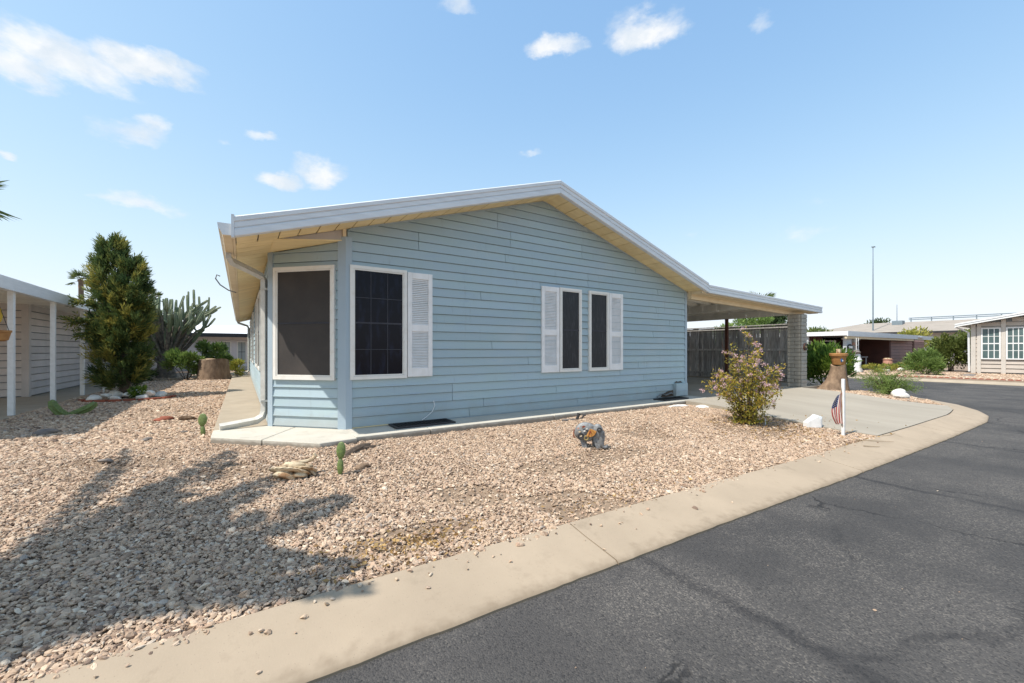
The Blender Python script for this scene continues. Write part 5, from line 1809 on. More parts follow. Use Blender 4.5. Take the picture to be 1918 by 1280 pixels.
# ------------------------------------------------------------------ palms
def pinnate_palm(bx, by, h, targets, label, seed):
    """feather palm; each target = (tip x, y, z)"""
    rs = np.random.default_rng(seed)
    root = empty('palm_tree', (bx, by, .1)); tag(root, label, 'palm tree')
    MB().tube([(bx, by, .05), (bx + .05, by, h * .35), (bx, by, h * .7), (bx, by, h)], [.22, .17, .16, .20], n=12).build('trunk', 'palm_bark', root, smooth=True)
    c = np.array([bx, by, h])
    for (tx, ty, tz, wid) in targets:
        tip = np.array([tx, ty, tz])
        mid = (c + tip) / 2 + np.array([0, 0, .55])
        ts = np.linspace(0, 1, 12)[:, None]
        path = (1 - ts) ** 2 * c + 2 * ts * (1 - ts) * mid + ts ** 2 * tip
        fr = MB().tube(path.tolist(), np.linspace(.028, .004, 12).tolist(), n=5).build('frond', 'palm_bark', root, smooth=True)
        n = 120
        t = np.repeat(np.linspace(.10, 1, n // 2), 2)
        sgn = np.tile([1, -1], n // 2)
        i0 = np.clip((t * 11).astype(int), 0, 10); fr_ = (t * 11 - i0)[:, None]
        P = path[i0] * (1 - fr_) + path[i0 + 1] * fr_
        T = unit(path[i0 + 1] - path[i0])
        S = unit(np.cross(T, np.array([0, 0, 1.0]))) * sgn[:, None]
        D = unit(S * 1.0 + T * .65 + np.array([0, 0, -.30]) + rs.normal(size=(n, 3)) * .12)
        Lg = wid * np.sin(np.pi * np.clip(.15 + .8 * t, 0, 1)) ** .7 * rs.uniform(.85, 1.1, n)
        V, F = leaf_arrays(P, D, Lg, np.full(n, .088), rs, fold=.2)
        fastmesh('leaflets', V, F, 'palm_leaf', fr, np.repeat(np.clip(rs.normal(.5, .2, n), 0, 1), 4))
    return root
TAN = math.tan(SUN_EL)
hc = 4.6
ccx = -1.15 - (hc - .15) / TAN
def sh(sx, sy, z, w=.34): return (sx - (z - .15) / TAN, sy, z, w)
pinnate_palm(ccx, 2.90, hc, [sh(-.02, 5.35, 3.7, .36), sh(.70, 3.45, 3.9, .38), sh(.52, 2.42, 3.9, .34), sh(.30, 4.2, 4.6, .30), sh(-1.0, 6.1, 4.2, .16),
                             sh(-2.6, 5.1, 3.9), sh(-3.3, 3.8, 3.8), sh(-3.3, 2.4, 3.8), sh(-2.9, 1.1, 3.9), sh(-2.1, .7, 4.0), sh(-1.8, 1.2, 4.1),
                             sh(-.35, 3.3, 5.6, .46), sh(-.45, 2.72, 5.3, .42), sh(.1, 2.95, 5.0, .42), sh(-.2, 3.75, 5.2, .42), sh(-.5, 4.4, 4.6, .36), sh(.25, 2.68, 4.3, .36), sh(-.6, 3.1, 6.0, .4), sh(-.75, 3.6, 4.4, .42), sh(-.6, 2.6, 4.4, .30),
                             sh(-1.7, 3.6, 5.4), sh(-2.1, 2.7, 5.4), sh(.50, 2.16, 4.4, .20), sh(-.75, 2.45, 5.0, .34)],
             'feather palm left of the view that shades the front gravel', 5)


def fan_palm(bx, by, h, cr, label, seed, n_f=22, trunk_r=.16, zb=0.0):
    rs = np.random.default_rng(seed)
    root = empty('fan_palm', (bx, by, zb)); tag(root, label, 'palm tree')
    MB().tube([(bx, by, zb - .1), (bx + .05, by, h * .5), (bx, by, h - .1 * cr), (bx, by, h)], [trunk_r * 1.2, trunk_r, trunk_r * .95, trunk_r * 1.4], n=9).build('trunk', 'palm_bark', root, smooth=True)
    MB().blob((bx, by, h - .42 * cr), (.15 * cr, .15 * cr, .34 * cr), sub=2, amp=.2, seed=seed).build('dead_skirt', 'stump_wood', root)
    Ps, Ds, Ls = [], [], []
    for i in range(n_f):
        a = 2 * math.pi * i / n_f * 2.4 + rs.uniform(-.3, .3)
        e = rs.uniform(-.35, 1.1)
        d = np.array([math.cos(a) * math.cos(e), math.sin(a) * math.cos(e), math.sin(e)])
        hub = np.array([bx, by, h]) + d * cr * .45
        MB().tube([(bx, by, h - .05), tuple(hub)], [.02 * cr + .008, .008], n=4).build('petiole', 'palm_bark', root)
        sidev = unit(np.cross(d, np.array([0, 0, 1.0])))
        for q in range(15):
            an = R(-85 + 170 * q / 14)
            dd = unit(d * math.cos(an) + sidev * math.sin(an) + np.array([0, 0, -.18 - .15 * abs(math.sin(an))]))
            Ps.append(hub); Ds.append(dd); Ls.append(cr * .58 * (.75 + .25 * math.cos(an)))
    P, D, Lg = np.array(Ps), np.array(Ds), np.array(Ls)
    V, F = leaf_arrays(P, D, Lg, Lg * .12, rs, fold=.3)
    fastmesh('crown', V, F, 'palm_leaf', root, np.repeat(np.clip(rs.normal(.45, .2, len(P)), 0, 1), 4))
    return root
fan_palm(-8.15, 21.4, 6.3, 1.7, 'palm whose frond tips reach in above the neighbouring carport', 12, n_f=26)
fan_palm(-12.9, 56.0, 8.0, 1.25, 'small distant fan palm on a thin trunk beyond the juniper', 13, n_f=16, trunk_r=.2)
fan_palm(36.7, 17.8, 5.2, 1.45, 'fan palm crown rising behind the carport roof', 14, n_f=26)
fan_palm(-9.6, 72.0, 8.2, 1.2, 'tiny far palm between the juniper and the cactus', 15, n_f=14, trunk_r=.2)


# ------------------------------------------------------------------ shared bits for the other houses
def siding_rows(parent, p0, ang, u0, u1, z0, z1, row, material, name='siding_board', single=False, lap=.034):
    z = z0
    allm = MB()
    while z < z1 - .02:
        zt = min(z + row, z1)
        m = MB()
        zg = zt - .016
        m.hexa([(u0, -lap, z), (u1, -lap, z), (u1, .01, z), (u0, .01, z), (u0, -.003, zg), (u1, -.003, zg), (u1, .01, zg), (u0, .01, zg)])
        place(m, p0, ang)
        if single: allm.add(m.v, m.f)
        else: m.build(name, material, parent)
        z = zt
    if single:
        allm.build('siding', material, parent)


# ---- neighbour's carport and shed on the left
nb = empty('neighbor_carport', (-4.5, 15, .2)); tag(nb, 'white metal carport of the neighbouring home with slim posts', 'carport')
NT = CZ + 1.165
MB().box(-3.14, -3.10, 7.6, 26, NT - .20, NT).build('fascia', 'white_metal', nb)
MB().box(-3.165, -3.141, 7.62, 25.98, NT - .19, NT - .17).build('fascia_lip', 'white_metal', nb)
MB().box(-7.2, -3.142, 7.6, 7.64, NT - .2, NT).build('end_fascia', 'white_metal', nb)
y = 7.66
while y < 25.8:
    V = [(-7.2, y, NT - .06), (-3.17, y, NT - .06), (-3.17, y + .06, NT - .06), (-7.2, y + .06, NT - .06),
         (-7.2, y, NT - .03), (-3.17, y, NT - .03), (-3.17, y + .06, NT - .03), (-7.2, y + .06, NT - .03)]
    m = MB().hexa(V); m.box(-7.2, -3.17, y + .0601, y + .2985, NT - .10, NT - .07)
    m.build('roof_pan', 'carport_pan', nb)
    y += .30
MB().box(-7.25, -3.16, 7.64, 26, NT - .028, NT - .01).build('roof_sheet', 'white_roof', nb)
MB().box(-3.24, -3.17, 7.66, 25.9, NT - .19, NT - .102).build('edge_beam', 'white_metal', nb)
for yp in (8.45, 10.32, 12.15, 14.0, 15.9, 17.8, 19.7):
    m = MB(); m.box(-3.235, -3.165, yp - .036, yp - .010, .18, NT - .19); m.box(-3.235, -3.165, yp + .010, yp + .036, .18, NT - .19)
    m.box(-3.225, -3.175, yp - .0099, yp + .0099, .18, NT - .19)
    m.build('post', 'white_paint', nb)
ns = empty('neighbor_shed', (-5, 18, .2)); tag(ns, 'taupe lap sided shed wall under the neighbouring carport', 'shed')
siding_rows(ns, (-4.15, 26), R(90), -11.72, -.02, .24, NT - .06, .165, 'taupe_siding')
for ch in list(ns.children): pass
siding_rows(ns, (-9, 14.22), 0, .0, 4.80, .24, NT - .06, .165, 'taupe_siding')
MB().box(-4.24, -4.12, 14.17, 14.30, .2, NT - .06).build('corner_trim', 'taupe_siding', ns)
MB().box(-9, -4.17, 14.24, 26, .2, NT - .07).build('shed_core', 'wallcore', ns)
o = MB().box(-9, -3.12, 7.4, 26, .0, .215).build('neighbor_slab', 'concrete'); tag(o, 'concrete floor of the neighbouring carport', kind='structure')
# hanging ornament at the picture edge
ho = empty('hanging_ornament', (-2.95, 9.35, CZ)); tag(ho, 'yellow sun disc and clay pot hanging at the neighbouring carport', 'ornament')
n = 20
m = MB(); m.prism_x([(9.30 + .095 * math.cos(2 * math.pi * q / n), CZ + .52 + .11 * math.sin(2 * math.pi * q / n)) for q in range(n)], -3.02, -3.0); m.build('sun_disc', 'yellow_paint', ho)
MB().lathe((-3.02, 9.32, CZ + .13), [(.06, 0), (.10, .02), (.125, .13), (.135, .135), (.135, .165), (.12, .166)], n=16).build('pot', 'terracotta', ho, smooth=True)
for dx, dy in ((.09, .05), (-.09, .05), (0, -.1)):
    MB().tube([(-3.02 + dx, 9.32 + dy, CZ + .29), (-3.02, 9.32, CZ + .70)], .004, n=4).build('wire', 'cast_black', ho)
MB().tube([(-3.02, 9.32, CZ + .70), (-3.10, 9.32, CZ + .98)], .004, n=4).build('wire', 'cast_black', ho)
pk = empty('faucet_pipe', (-2.95, 14.6, .2)); tag(pk, 'short white standpipe by the neighbouring carport post', 'pipe')
MB().tube([(-2.95, 14.6, .15), (-2.95, 14.6, .42), (-2.85, 14.55, .42), (-2.8, 14.52, .33)], .022, n=8).build('pipe', 'white_paint', pk, smooth=True)

# ---- white home behind the cactus
wh = empty('white_home', (-2, 29, .2)); tag(wh, 'white mobile home with low white roof behind the cactus', 'house')
MB().box(-9, 5, 27.0, 34, .1, 2.10).build('wall', 'white_wall', wh)
MB().prism_x([(26.4, 2.08), (26.4, 2.17), (30.5, 2.78), (30.5, 2.68)], -9.3, 5.3).build('roof', 'white_roof', wh)
MB().box(-9.3, 5.3, 26.36, 26.399, 1.98, 2.18).build('eave_trim', 'cast_black', wh)
MB().box(-9, 5, 26.97, 26.999, .1, .42).build('skirting', 'taupe_siding', wh)
for a, b in ((-.95, -.45), (-.20, .25), (-3.7, -3.3), (-3.2, -2.8), (-5.5, -4.9)):
    w = window(wh, (0, 27.0), 0, a, b, .62, 1.78, 'blind', [('h', .5, .03), ('v', (.5, 0, 1), .02)], fw=.05, screen_frame=False)
MB().box(-.30 - .06, -.30 + .02, 26.95, 26.999, .1, 2.0).build('pilaster', 'white_wall', wh)

# ---- home seen through the carport
hb_ = empty('rear_home', (24, 20, .2)); tag(hb_, 'home with flat white roof seen over the board fence', 'house')
MB().box(19, 33, 17.5, 27, .1, 2.2).build('wall', 'brown_siding', hb_)
MB().prism_x([(17.0, 2.18), (17.0, 2.28), (22, 2.75), (27.5, 2.3), (27.5, 2.18)], 18.6, 33.4).build('roof', 'white_roof', hb_)
MB().prism_y([(19.6, 2.29), (23.2, 2.29), (21.4, 2.72)], 17.6, 17.75).build('gable', 'brick_red', hb_)

# ---- brown home across the cross street
br = empty('brown_home', (33, 11, .16)); tag(br, 'brown sided home with open carport and grey flat roof edge', 'house')
BT = 2.27
MB().box(26.5, 41, 8.5, 17, BT - .10, BT - .02).build('roof', 'white_roof', br)
MB().box(26.46, 26.5, 8.5, 17, BT - .20, BT + .02).build('side_fascia', 'white_paint', br)
MB().box(26.46, 38.6, 8.45, 8.499, BT - .24, BT + .03).build('front_fascia', 'white_metal', br)
MB().box(38.61, 44, 8.75, 8.80, BT - .22, BT + .05).build('front_fascia', 'white_metal', br)
MB().box(26.52, 38, 8.52, 8.62, BT - .36, BT - .241).build('beam', 'cream_metal', br)
MB().box(26.8, 27.5, 8.62, 8.78, .16, BT - .24).build('entry_panel', 'grey_panel', br)
col = MB().box(27.55, 27.85, 8.55, 8.85, .16, BT - .24).build('stone_column', 'mortar', br)
for i in range(12):
    z = .17 + i * .155
    for q in range(2):
        sx = .5 + random.uniform(-.12, .12)
        a, b = (27.53, 27.53 + .34 * sx - .006) if q == 0 else (27.53 + .34 * sx + .006, 27.87)
        MB().box(a, b, 8.53, 8.87, z, z + .143).build('stone', 'block' if (i + q) % 3 else 'pink_pot', col, bevel=.01)
siding_rows(br, (0, 12.6), 0, 26.8, 40, .2, BT - .1, .18, 'maroon', single=True)
siding_rows(br, (0, 8.9), 0, 34.7, 39.4, .2, BT - .23, .19, 'brown_siding')
siding_rows(br, (0, 9.3), 0, 39.42, 44, .2, BT - .22, .19, 'brown_siding')
MB().box(34.72, 44, 9.32, 13, .16, BT - .2).build('core', 'wallcore', br)
MB().box(34.45, 34.75, 8.86, 9.0, .16, BT - .23).build('corner_trim', 'maroon', br)
MB().box(34.45, 34.71, 9.0, 12.5, .16, BT - .23).build('return_wall', 'maroon', br)
MB().box(39.3, 39.55, 8.84, 9.28, .16, BT - .22).build('corner_trim', 'maroon', br)
MB().box(32.2, 34.4, 12.45, 12.56, .2, BT - .2).build('white_door_wall', 'grey_panel', br)
MB().box(28.4, 30.9, 12.50, 12.57, .95, 1.95).build('dark_window', 'glass_dark', br)
for x0, x1 in ((28.3, 28.39), (30.91, 31.0)):
    MB().box(x0, x1, 12.48, 12.57, .9, 2.0).build('window_frame', 'white_paint', br)
MB().box(28.3, 31.0, 12.46, 12.475, .86, .94).build('window_sill', 'white_paint', br)
MB().box(31.3, 32.0, 12.47, 12.56, .5, 1.95).build('side_light', 'pale_glass', br)
# left side of the open carport, seen from the west
MB().box(28.6, 28.7, 10.4, 16, .2, BT - .1).build('inner_wall', 'maroon', br)
for a, b in ((9.7, 10.35), (10.9, 11.6)):
    MB().box(28.52, 28.59, a, b, .9, 1.85).build('window_frame', 'white_paint', br)
    MB().box(28.48, 28.515, a + .06, b - .06, .96, 1.79).build('dark_window', 'glass_dark', br)
MB().box(26.6, 26.66, 9.0, 14, 1.12, 1.2).build('porch_rail', 'pink_pot', br)
for yp in (10.3, 12.6):
    MB().box(26.58, 26.68, yp, yp + .1, .16, BT - .2).build('porch_post', 'grey_panel', br)
for i, x in enumerate((28.6, 29.5, 30.4, 31.2)):
    MB().blob((x, 9.4, BT - .33), (.06, .06, .05), sub=1, amp=0).build('porch_bulb', 'white_paint', br, smooth=True)
sg = empty('oval_sign', (27.1, 8.58, 1.45)); tag(sg, 'dark oval name sign on the grey entry panel of the brown home', 'sign')
n = 24
MB().prism_y([(27.15 + .34 * math.cos(2 * math.pi * q / n), 1.45 + .17 * math.sin(2 * math.pi * q / n)) for q in range(n)], 8.57, 8.60).build('board', 'cast_black', sg)
pts = [(27.15 + .5 * (q / 40 - .5), 8.558, 1.45 + .055 * math.sin(q * 1.25) * (1 if q % 3 else 1.4)) for q in range(41)]
MB().tube(pts, .014, n=4).build('script', 'white_paint', sg)
ld = empty('white_ladder_rack', (27.68, 8.45, .3)); tag(ld, 'tall white ladder rack leaning on the stone column', 'rack')
for dx in (-.14, .14):
    MB().box(27.60 + dx, 27.63 + dx, 8.40, 8.43, .2, 1.95).build('rail', 'white_paint', ld)
for i in range(7):
    MB().box(27.475, 27.725, 8.405, 8.425, .45 + .22 * i, .48 + .22 * i).build('rung', 'white_paint', ld)


def chair(x, y, ang, label, m1='cast_black'):
    root = empty('patio_chair', (x, y, .17)); tag(root, label, 'chair')
    def bx_(a, name):
        m = MB().box(*a); place(m, (x, y, .17), ang); m.build(name, m1, root)
    bx_((-.25, .25, -.25, .25, .40, .45), 'seat'); bx_((-.25, .25, .21, .26, .45, .98), 'backrest')
    for sx in (-.25, .21):
        for sy in (-.25, .21):
            bx_((sx, sx + .04, sy, sy + .04, 0, .40), 'leg')
    bx_((-.28, -.24, -.22, .22, .62, .66), 'armrest'); bx_((.24, .28, -.22, .22, .62, .66), 'armrest')
chair(29.4, 9.6, R(30), 'black patio chair under the brown carport beside the stone column')
chair(30.4, 10.2, R(-40), 'black patio chair deeper under the brown carport')
tb = empty('patio_table', (31.4, 9.5, .17)); tag(tb, 'light grey metal patio table under the brown carport', 'table')
MB().box(30.9, 31.9, 9.2, 9.8, .86, .90).build('top', 'grey_panel', tb)
for a, b in ((30.95, 9.25), (31.8, 9.25), (30.95, 9.7), (31.8, 9.7)):
    MB().box(a, a + .05, b, b + .05, .17, .86).build('leg', 'grey_panel', tb)
o = MB().lathe((31.2, 9.45, .90), [(.10, 0), (.13, .05), (.06, .16), (.09, .26), (.03, .36), (.04, .44)], n=14).build('lantern', 'white_paint', smooth=True); tag(o, 'white lantern on the patio table', 'lantern')
pb = empty('planter_barrel', (31.9, 8.3, .17)); tag(pb, 'pinkish clay planter barrel in front of the brown carport', 'planter')
MB().lathe((31.9, 8.3, .16), [(.18, 0), (.23, .18), (.25, .38), (.22, .55), (.25, .57), (.25, .62), (.20, .62)], n=20).build('barrel', 'pink_pot', pb, smooth=True)
MB().lathe((31.9, 8.3, .785), [(.20, 0), (.18, .03), (.05, .05)], n=20).build('rim_cap', 'bone', pb, smooth=True)
gr = empty('covered_grill', (35.4, 8.1, .17)); tag(gr, 'black kettle grill beside the brown siding wall', 'grill')
MB().blob((35.4, 8.1, .85), (.30, .28, .26), sub=3, amp=.02, seed=1).build('kettle', 'cast_black', gr, smooth=True)
for q in range(3):
    a = 2.1 * q
    MB().tube([(35.4 + .15 * math.cos(a), 8.1 + .15 * math.sin(a), .68), (35.4 + .3 * math.cos(a), 8.1 + .3 * math.sin(a), .16)], .02, n=6).build('leg', 'cast_black', gr)
o = MB().blob((36.1, 8.05, .50), (.45, .35, .42), sub=2, amp=.2, seed=3, flat=-.8).build('tarp_bundle', 'green_tarp', smooth=True); tag(o, 'dark green tarp bundle beside the kettle grill', 'bundle')
ws = empty('garden_figure', (26.2, 8.0, .16)); tag(ws, 'white and grey garden figure beside the big stump', 'figure')
MB().lathe((26.2, 8.0, .16), [(.22, 0), (.24, .1), (.14, .35), (.20, .65), (.12, .85), (.14, .92), (.03, 1.0)], n=14).build('pedestal', 'white_paint', ws, smooth=True)
MB().blob((26.2, 8.0, 1.2), (.17, .12, .10), sub=2, amp=.4, seed=9).build('bird', 'grey_rock', ws, smooth=True)

# flower bed in front of it
rs = np.random.default_rng(9)
beds = [(26.0, 7.3, .42, 'yellow_leaf', 'yellow green low plant nearest the stump in the far flower bed'), (27.2, 7.35, .36, 'shrub_leaf', 'dull green low plant in the far flower bed'),
        (28.3, 7.4, .42, 'yellow_leaf', 'yellow green plant below the patio table'), (29.5, 7.3, .38, 'feather_leaf', 'fresh green plant in front of the clay barrel'),
        (30.8, 7.4, .36, 'dry_leaf', 'rust coloured low plant in the far flower bed'), (32.2, 7.5, .38, 'yellow_leaf', 'yellow plant beside the orange gourd'), (33.6, 7.6, .40, 'shrub_leaf', 'green plant below the kettle grill')]
for i, (x, y, r, lm, lab) in enumerate(beds):
    bush('bed_plant', (x, y, .16 + r * .5), (r * 1.3, r, r * .52), 600, .11, lm, lab, 'plant', seed=200 + i, clumps=9, stems=3, ground=.16, lw=.3)
for i, (x, y, r, mt, lab) in enumerate([(32.9, 7.15, .20, 'orange_gourd', 'bright orange gourd in the far flower bed'), (31.4, 7.1, .15, 'brick_red', 'red clay ball in the far flower bed'), (26.7, 7.0, .15, 'white_rock', 'white stone edging the far flower bed near the stump'), (29.0, 7.0, .14, 'white_rock', 'white stone edging the far flower bed below the table'), (30.2, 7.05, .14, 'pink_pot', 'pink stone edging the far flower bed')]):
    rock('bed_ball', (x, y, .16 + r * .7), (r, r, r * .85), mt, lab, 230 + i, amp=.05 if 'ball' in lab or 'gourd' in lab else .2, cat='gourd' if 'gourd' in lab else 'stone')

# ---- beige home on the right
bg_ = empty('beige_home', (33, 1, .16)); tag(bg_, 'beige sided home with white grid windows and white sloping roof', 'house')
BX = 30.0
bt = lambda y: 2.58 + .205 * (5.12 - y)
m = MB()
MB().prism_x([(4.64, .16), (4.64, bt(4.64) - .12), (-1.5, bt(-1.5) - .12), (-1.5, .16)][::-1], BX + .02, 42).build('core', 'wallcore', bg_)
z = .24
row = .20
sid = MB()
while z < 3.4:
    ymin = -1.5
    yt = min(4.64, 5.12 - (z + row + .10 - 2.58) / .205)
    if yt > 0:
        mm = MB().hexa([(-yt, -.034, z), (1.4, -.034, z), (1.4, .01, z), (-yt, .01, z), (-yt, -.003, z + row - .02), (1.4, -.003, z + row - .02), (1.4, .01, z + row - .02), (-yt, .01, z + row - .02)])
        place(mm, (BX, 0), R(-90))
        mm.build('siding_board', 'beige_siding', bg_)
    z += row
for y0, y1 in ((4.50, 4.66), (4.33, 4.46), (3.55, 3.69), (2.85, 2.97)):
    MB().box(BX - .065, BX + .01, y0, y1, .18, bt(y1) - .13).build('trim_post', 'beige_trim', bg_)
def grid_window(y1, y0):
    g2 = [('h', .5, .05), ('h', .745, .022), ('h', .26, .022), ('v', (.35, 0, 1), .03), ('v', (.70, 0, 1), .03)]
    w = window(bg_, (BX - .036, 0), R(-90), -y1, -y0, .86, 2.36, 'pale_glass', None, fw=.05, frame_m='white_paint', screen_frame=False)
    for kind, pos, th in g2:
        m = MB()
        a0, a1, b0, b1 = -y1 + .05, -y0 - .05, .91, 2.31
        if kind == 'h': m.box(a0, a1, -.031, -.0265, b0 + (b1 - b0) * pos - th / 2, b0 + (b1 - b0) * pos + th / 2)
        else: m.box(a0 + (a1 - a0) * pos[0] - th / 2, a0 + (a1 - a0) * pos[0] + th / 2, -.0305, -.0263, b0, b1)
        place(m, (BX - .036, 0), R(-90)).build('muntin', 'white_paint', w)
grid_window(4.32, 3.70); grid_window(3.54, 2.98); grid_window(2.82, 2.25)
MB().prism_x([(5.12, bt(5.12) - .10), (-1.5, bt(-1.5) - .10), (-1.5, bt(-1.5)), (5.12, bt(5.12))], BX - .40, 42.3).build('roof', 'white_roof', bg_)
for dz, xx in ((.02, .43), (-.07, .41)):
    MB().prism_x([(5.14, bt(5.14) - .07 + dz), (-1.5, bt(-1.5) - .07 + dz), (-1.5, bt(-1.5) + dz), (5.14, bt(5.14) + dz)], BX - xx - .02, BX - xx).build('rake_board', 'white_paint', bg_)
MB().tube([(BX - .25, 5.16, bt(5.12) - .14), (BX - .1, 4.95, bt(5.12) - .26), (BX - .03, 4.74, bt(5.12) - .42), (BX - .03, 4.72, .25)], .04, n=8).build('downspout', 'white_paint', bg_, smooth=True)
# scalloped red edging along its kerb
se = empty('scalloped_edging', (24.1, 3, .16)); tag(se, 'red scalloped brick edging along the far kerb', 'edging')
y = -.5
while y < 6.6:
    m = MB(); n = 8
    m.prism_x([(y + .02, .10)] + [(y + .09 + .075 * math.cos(math.pi * (1 - q / n)), .165 + .035 * math.sin(math.pi * q / n)) for q in range(n + 1)] + [(y + .16, .10)], 24.04, 24.10)
    m.build('edging_brick', 'brick_red', se)
    y += .185
rock('yard_rock', (26.6, 4.2, .17), (.40, .25, .08), 'grey_rock', 'low grey rock in the yard of the beige home', 91)
rock('yard_rock', (27.2, 2.35, .20), (.34, .3, .14), 'grey_rock', 'grey rock at the right edge before the beige windows', 92)

bush('round_shrub', (32.0, 5.72, 1.15), (.85, .72, 1.02), 7000, .16, 'shrub_leaf', 'large round green shrub at the corner of the beige home', 'shrub', seed=61, clumps=40, stems=10, ground=.16)
bush('loose_shrub', (26.4, 5.55, .68), (.66, .66, .58), 3600, .17, 'feather_leaf', 'loose green shrub in front of the brown siding wall', 'shrub', seed=62, clumps=30, stems=9, ground=.16, lw=.22)
bush('loose_shrub', (28.4, 6.0, .62), (.6, .6, .5), 2400, .15, 'oleander_leaf', 'flowering green shrub behind the loose shrub in the far yard', 'shrub', seed=63, clumps=22, stems=6, ground=.16)

# ------------------------------------------------------------------ planting right of the carport pillar
bush('oleander_hedge', (14.88, 5.32, .82), (.66, .72, .64), 7000, .13, 'oleander_leaf', 'dense bright green shrub beside the block pillar', 'shrub', seed=71, clumps=44, stems=10, up=.75, ground=.15, lw=.28)
stump('tree_stump', (14.18, 4.75, .17), .27, .175, .70, 'brown tree stump with flared root carrying a clay pot', 8, flare=.42)
pt_ = empty('clay_pot', (14.18, 4.75, .885)); tag(pt_, 'orange clay pot with painted bird on top of the stump', 'pot')
MB().lathe((14.18, 4.75, .885), [(.135, 0), (.15, .03), (.18, .24), (.212, .245), (.216, .255), (.216, .315), (.204, .325), (.188, .32), (.176, .27)], n=28).build('body', 'terracotta', pt_, smooth=True)
MB().lathe((14.18, 4.75, 1.14), [(.176, 0), (.16, .012), (.02, .014)], n=24).build('soil', 'bark', pt_)
MB().box(14.13, 14.23, 4.70, 4.79, 1.15, 1.33).build('candle_block', 'bone', pt_)
m = MB().blob((0, 0, 0), (.030, .012, .052), sub=2, amp=.15, seed=4); place(m, (14.18 - .122, 4.75 - .116, .885 + .13), R(-47)); m.build('painted_bird', 'blue_paint', pt_, smooth=True)
m = MB().blob((0, 0, 0), (.016, .010, .030), sub=2, amp=.15, seed=5); place(m, (14.18 - .112, 4.75 - .130, .885 + .115), R(-47)); m.build('painted_breast', 'white_paint', pt_, smooth=True)


def feathery(bx, by, seed):
    rs = np.random.default_rng(seed)
    bz = float(yard_z(bx, by))
    root = empty('feathery_shrub', (bx, by, bz)); tag(root, 'low feathery light green shrub by the cross street kerb', 'shrub')
    Ps, Ds = [], []
    for s in range(44):
        a = rs.uniform(0, 6.283); e = rs.uniform(.12, 1.35)
        d = np.array([math.cos(a) * math.cos(e), math.sin(a) * math.cos(e), math.sin(e)])
        ln = rs.uniform(.45, .95) * (1.0 - .12 * math.sin(e))
        b0 = np.array([bx, by, bz]); tip = b0 + d * ln + np.array([0, 0, -.10 * ln])
        mid = b0 + d * ln * .55 + np.array([0, 0, .10])
        if s % 2 == 0:
            MB().tube([b0, mid, tip], [.012, .007, .003], n=5).build('stem', 'bark', root, smooth=True)
        for t in np.linspace(.15, 1, 15):
            p = (1 - t) ** 2 * b0 + 2 * t * (1 - t) * mid + t * t * tip
            for q in range(3):
                dd = unit(rs.normal(size=3) + d * .8)
                nn = 7
                tt = np.linspace(.1, 1, nn)[:, None]
                Ps.append(p + dd * .13 * tt); Ds.append(unit(dd + rs.normal(size=(nn, 3)) * .8))
    P = np.concatenate(Ps); D = np.concatenate(Ds)
    P[:, 2] = np.maximum(P[:, 2], bz + .01)
    Lg = rs.uniform(.02, .05, len(P))
    V, F = leaf_arrays(P, D, Lg, Lg * .3, rs)
    fastmesh('foliage', V, F, 'feather_leaf', root, np.repeat(rs.uniform(.1, 1, len(P)), 4))
feathery(14.30, 3.72, 17)

# ------------------------------------------------------------------ far background
lr = empty('long_roof_building', (54, 9, 0)); tag(lr, 'long low building with tan shingle roof beyond the homes', 'building')
MB().box(51, 64, -12, 22, 0, 2.95).build('wall', 'white_wall', lr)
MB().prism_y([(50, 2.92), (57.2, 4.18), (64.5, 2.92), (64.5, 2.80), (50, 2.80)], -12.5, 17).build('roof', 'tan_shingle', lr)
MB().add([(50, 17.01, 2.80), (64.5, 17.01, 2.80), (50, 17.01, 2.92), (57.2, 17.01, 4.18), (64.5, 17.01, 2.92), (50, 23, 2.80), (64.5, 23, 2.80), (57.2, 24, 3.1)], [(0, 2, 3, 4, 1), (2, 5, 7, 3), (3, 7, 6, 4), (5, 6, 7), (0, 1, 6, 5), (0, 5, 2), (1, 4, 6)]).build('hip_roof', 'tan_shingle', lr)
MB().box(49.96, 50.0, -12.5, 17, 2.78, 2.95).build('eave_board', 'cast_black', lr)
rl = empty('roof_railing', (57.2, 9, 4.2)); tag(rl, 'thin dark railing along the ridge of the long tan roof', 'railing')
for z in (4.36, 4.52):
    MB().box(57.15, 57.25, 1.0, 13.2, z, z + .08).build('rail', 'steel_pole', rl)
for i in range(9):
    MB().box(57.16, 57.24, 1.0 + 1.5 * i, 1.07 + 1.5 * i, 4.1, 4.60).build('post', 'steel_pole', rl)
ms = empty('light_mast', (51.6, 14.5, 3.2)); tag(ms, 'very tall thin grey mast standing at the tan roof', 'mast')
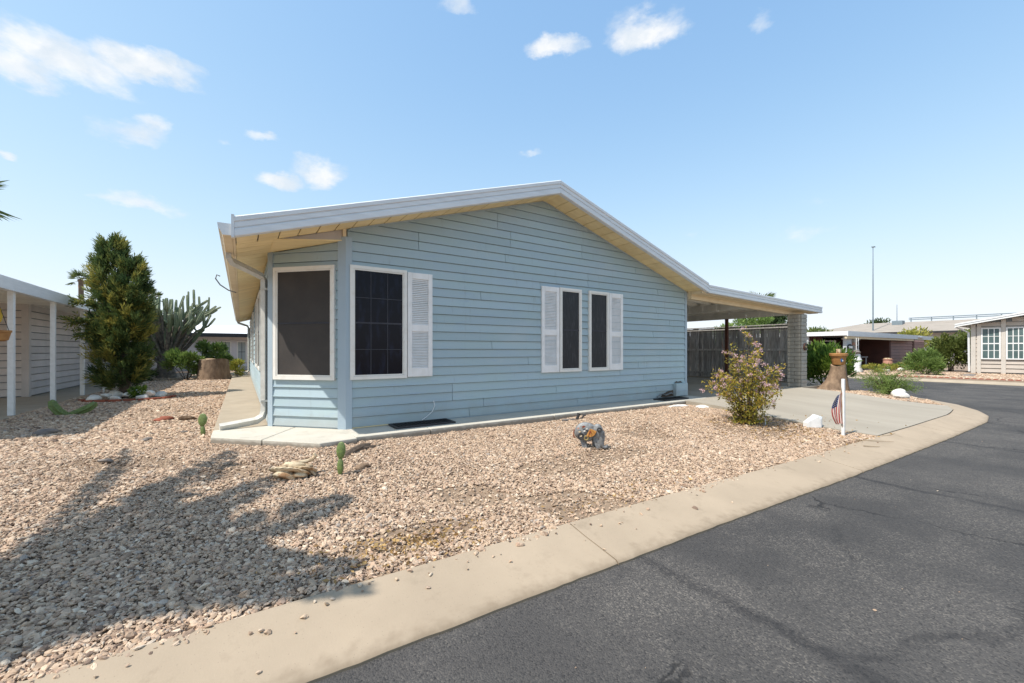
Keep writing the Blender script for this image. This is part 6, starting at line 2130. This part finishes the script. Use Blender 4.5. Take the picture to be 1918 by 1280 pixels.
MB().tube([(51.6, 14.5, 3.15), (51.6, 14.5, 7), (51.6, 14.5, 11.35)], [.062, .048, .026], n=10).build('pole', 'steel_pole', ms, smooth=True)
MB().box(51.45, 51.8, 14.36, 14.60, 11.33, 11.40).build('lamp_head', 'steel_pole', ms)
a2 = empty('roof_antenna', (55.5, 14.6, 3.8)); tag(a2, 'short thin antenna beside the roof unit on the tan roof', 'antenna')
MB().tube([(55.5, 13.7, 3.8), (55.5, 13.7, 5.9)], [.04, .02], n=6).build('rod', 'steel_pole', a2)
MB().box(55.1, 55.9, 13.2, 14.0, 3.78, 4.25).build('unit', 'steel_pole', a2)

trees = [((30.5, 15.6, 2.35), (2.6, 2.0, 1.3), 6000, .26, 'feather_leaf', 'broad light green tree behind the board fence'),
         ((24.2, 13.2, 1.9), (.9, .9, .75), 1600, .2, 'oleander_leaf', 'bright green shrub top seen at the house corner under the carport'),
         ((38.2, 17.5, 2.9), (1.7, 1.5, 1.7), 3000, .3, 'dark_leaf', 'grey green tree just right of the block pillar top'),
         ((40.5, 15.0, 2.2), (1.2, 1.2, .9), 1500, .25, 'shrub_leaf', 'small green tree over the white roof of the brown home'),
         ((46.5, 10.5, 2.0), (1.6, 1.2, 1.0), 1800, .25, 'yellow_leaf', 'yellow green shrub between brown home and tan roof'),
         ((47.0, 7.2, 1.9), (2.0, 1.6, 1.0), 2400, .25, 'shrub_leaf', 'green hedge shrub under the eave of the tan roof'),
         ((70.0, 19.0, 4.2), (1.6, 1.6, 1.1), 900, .4, 'dark_leaf', 'dark tree top above the ridge of the tan roof'),
         ((72.0, 33.0, 3.8), (1.8, 1.8, 1.2), 900, .4, 'dark_leaf', 'dark tree top at the hip end of the tan roof'),
         ((-6.5, 38.0, 2.4), (2.5, 2.0, 1.7), 2500, .35, 'dark_leaf', 'dark tree behind the white home and the cactus')]
for i, (c, r, n, lf, lm, lab) in enumerate(trees):
    bush('background_tree', c, r, n, lf, lm, lab, 'tree', seed=300 + i, clumps=26, stems=5, ground=0.0, parts=('crown', 'trunk'))
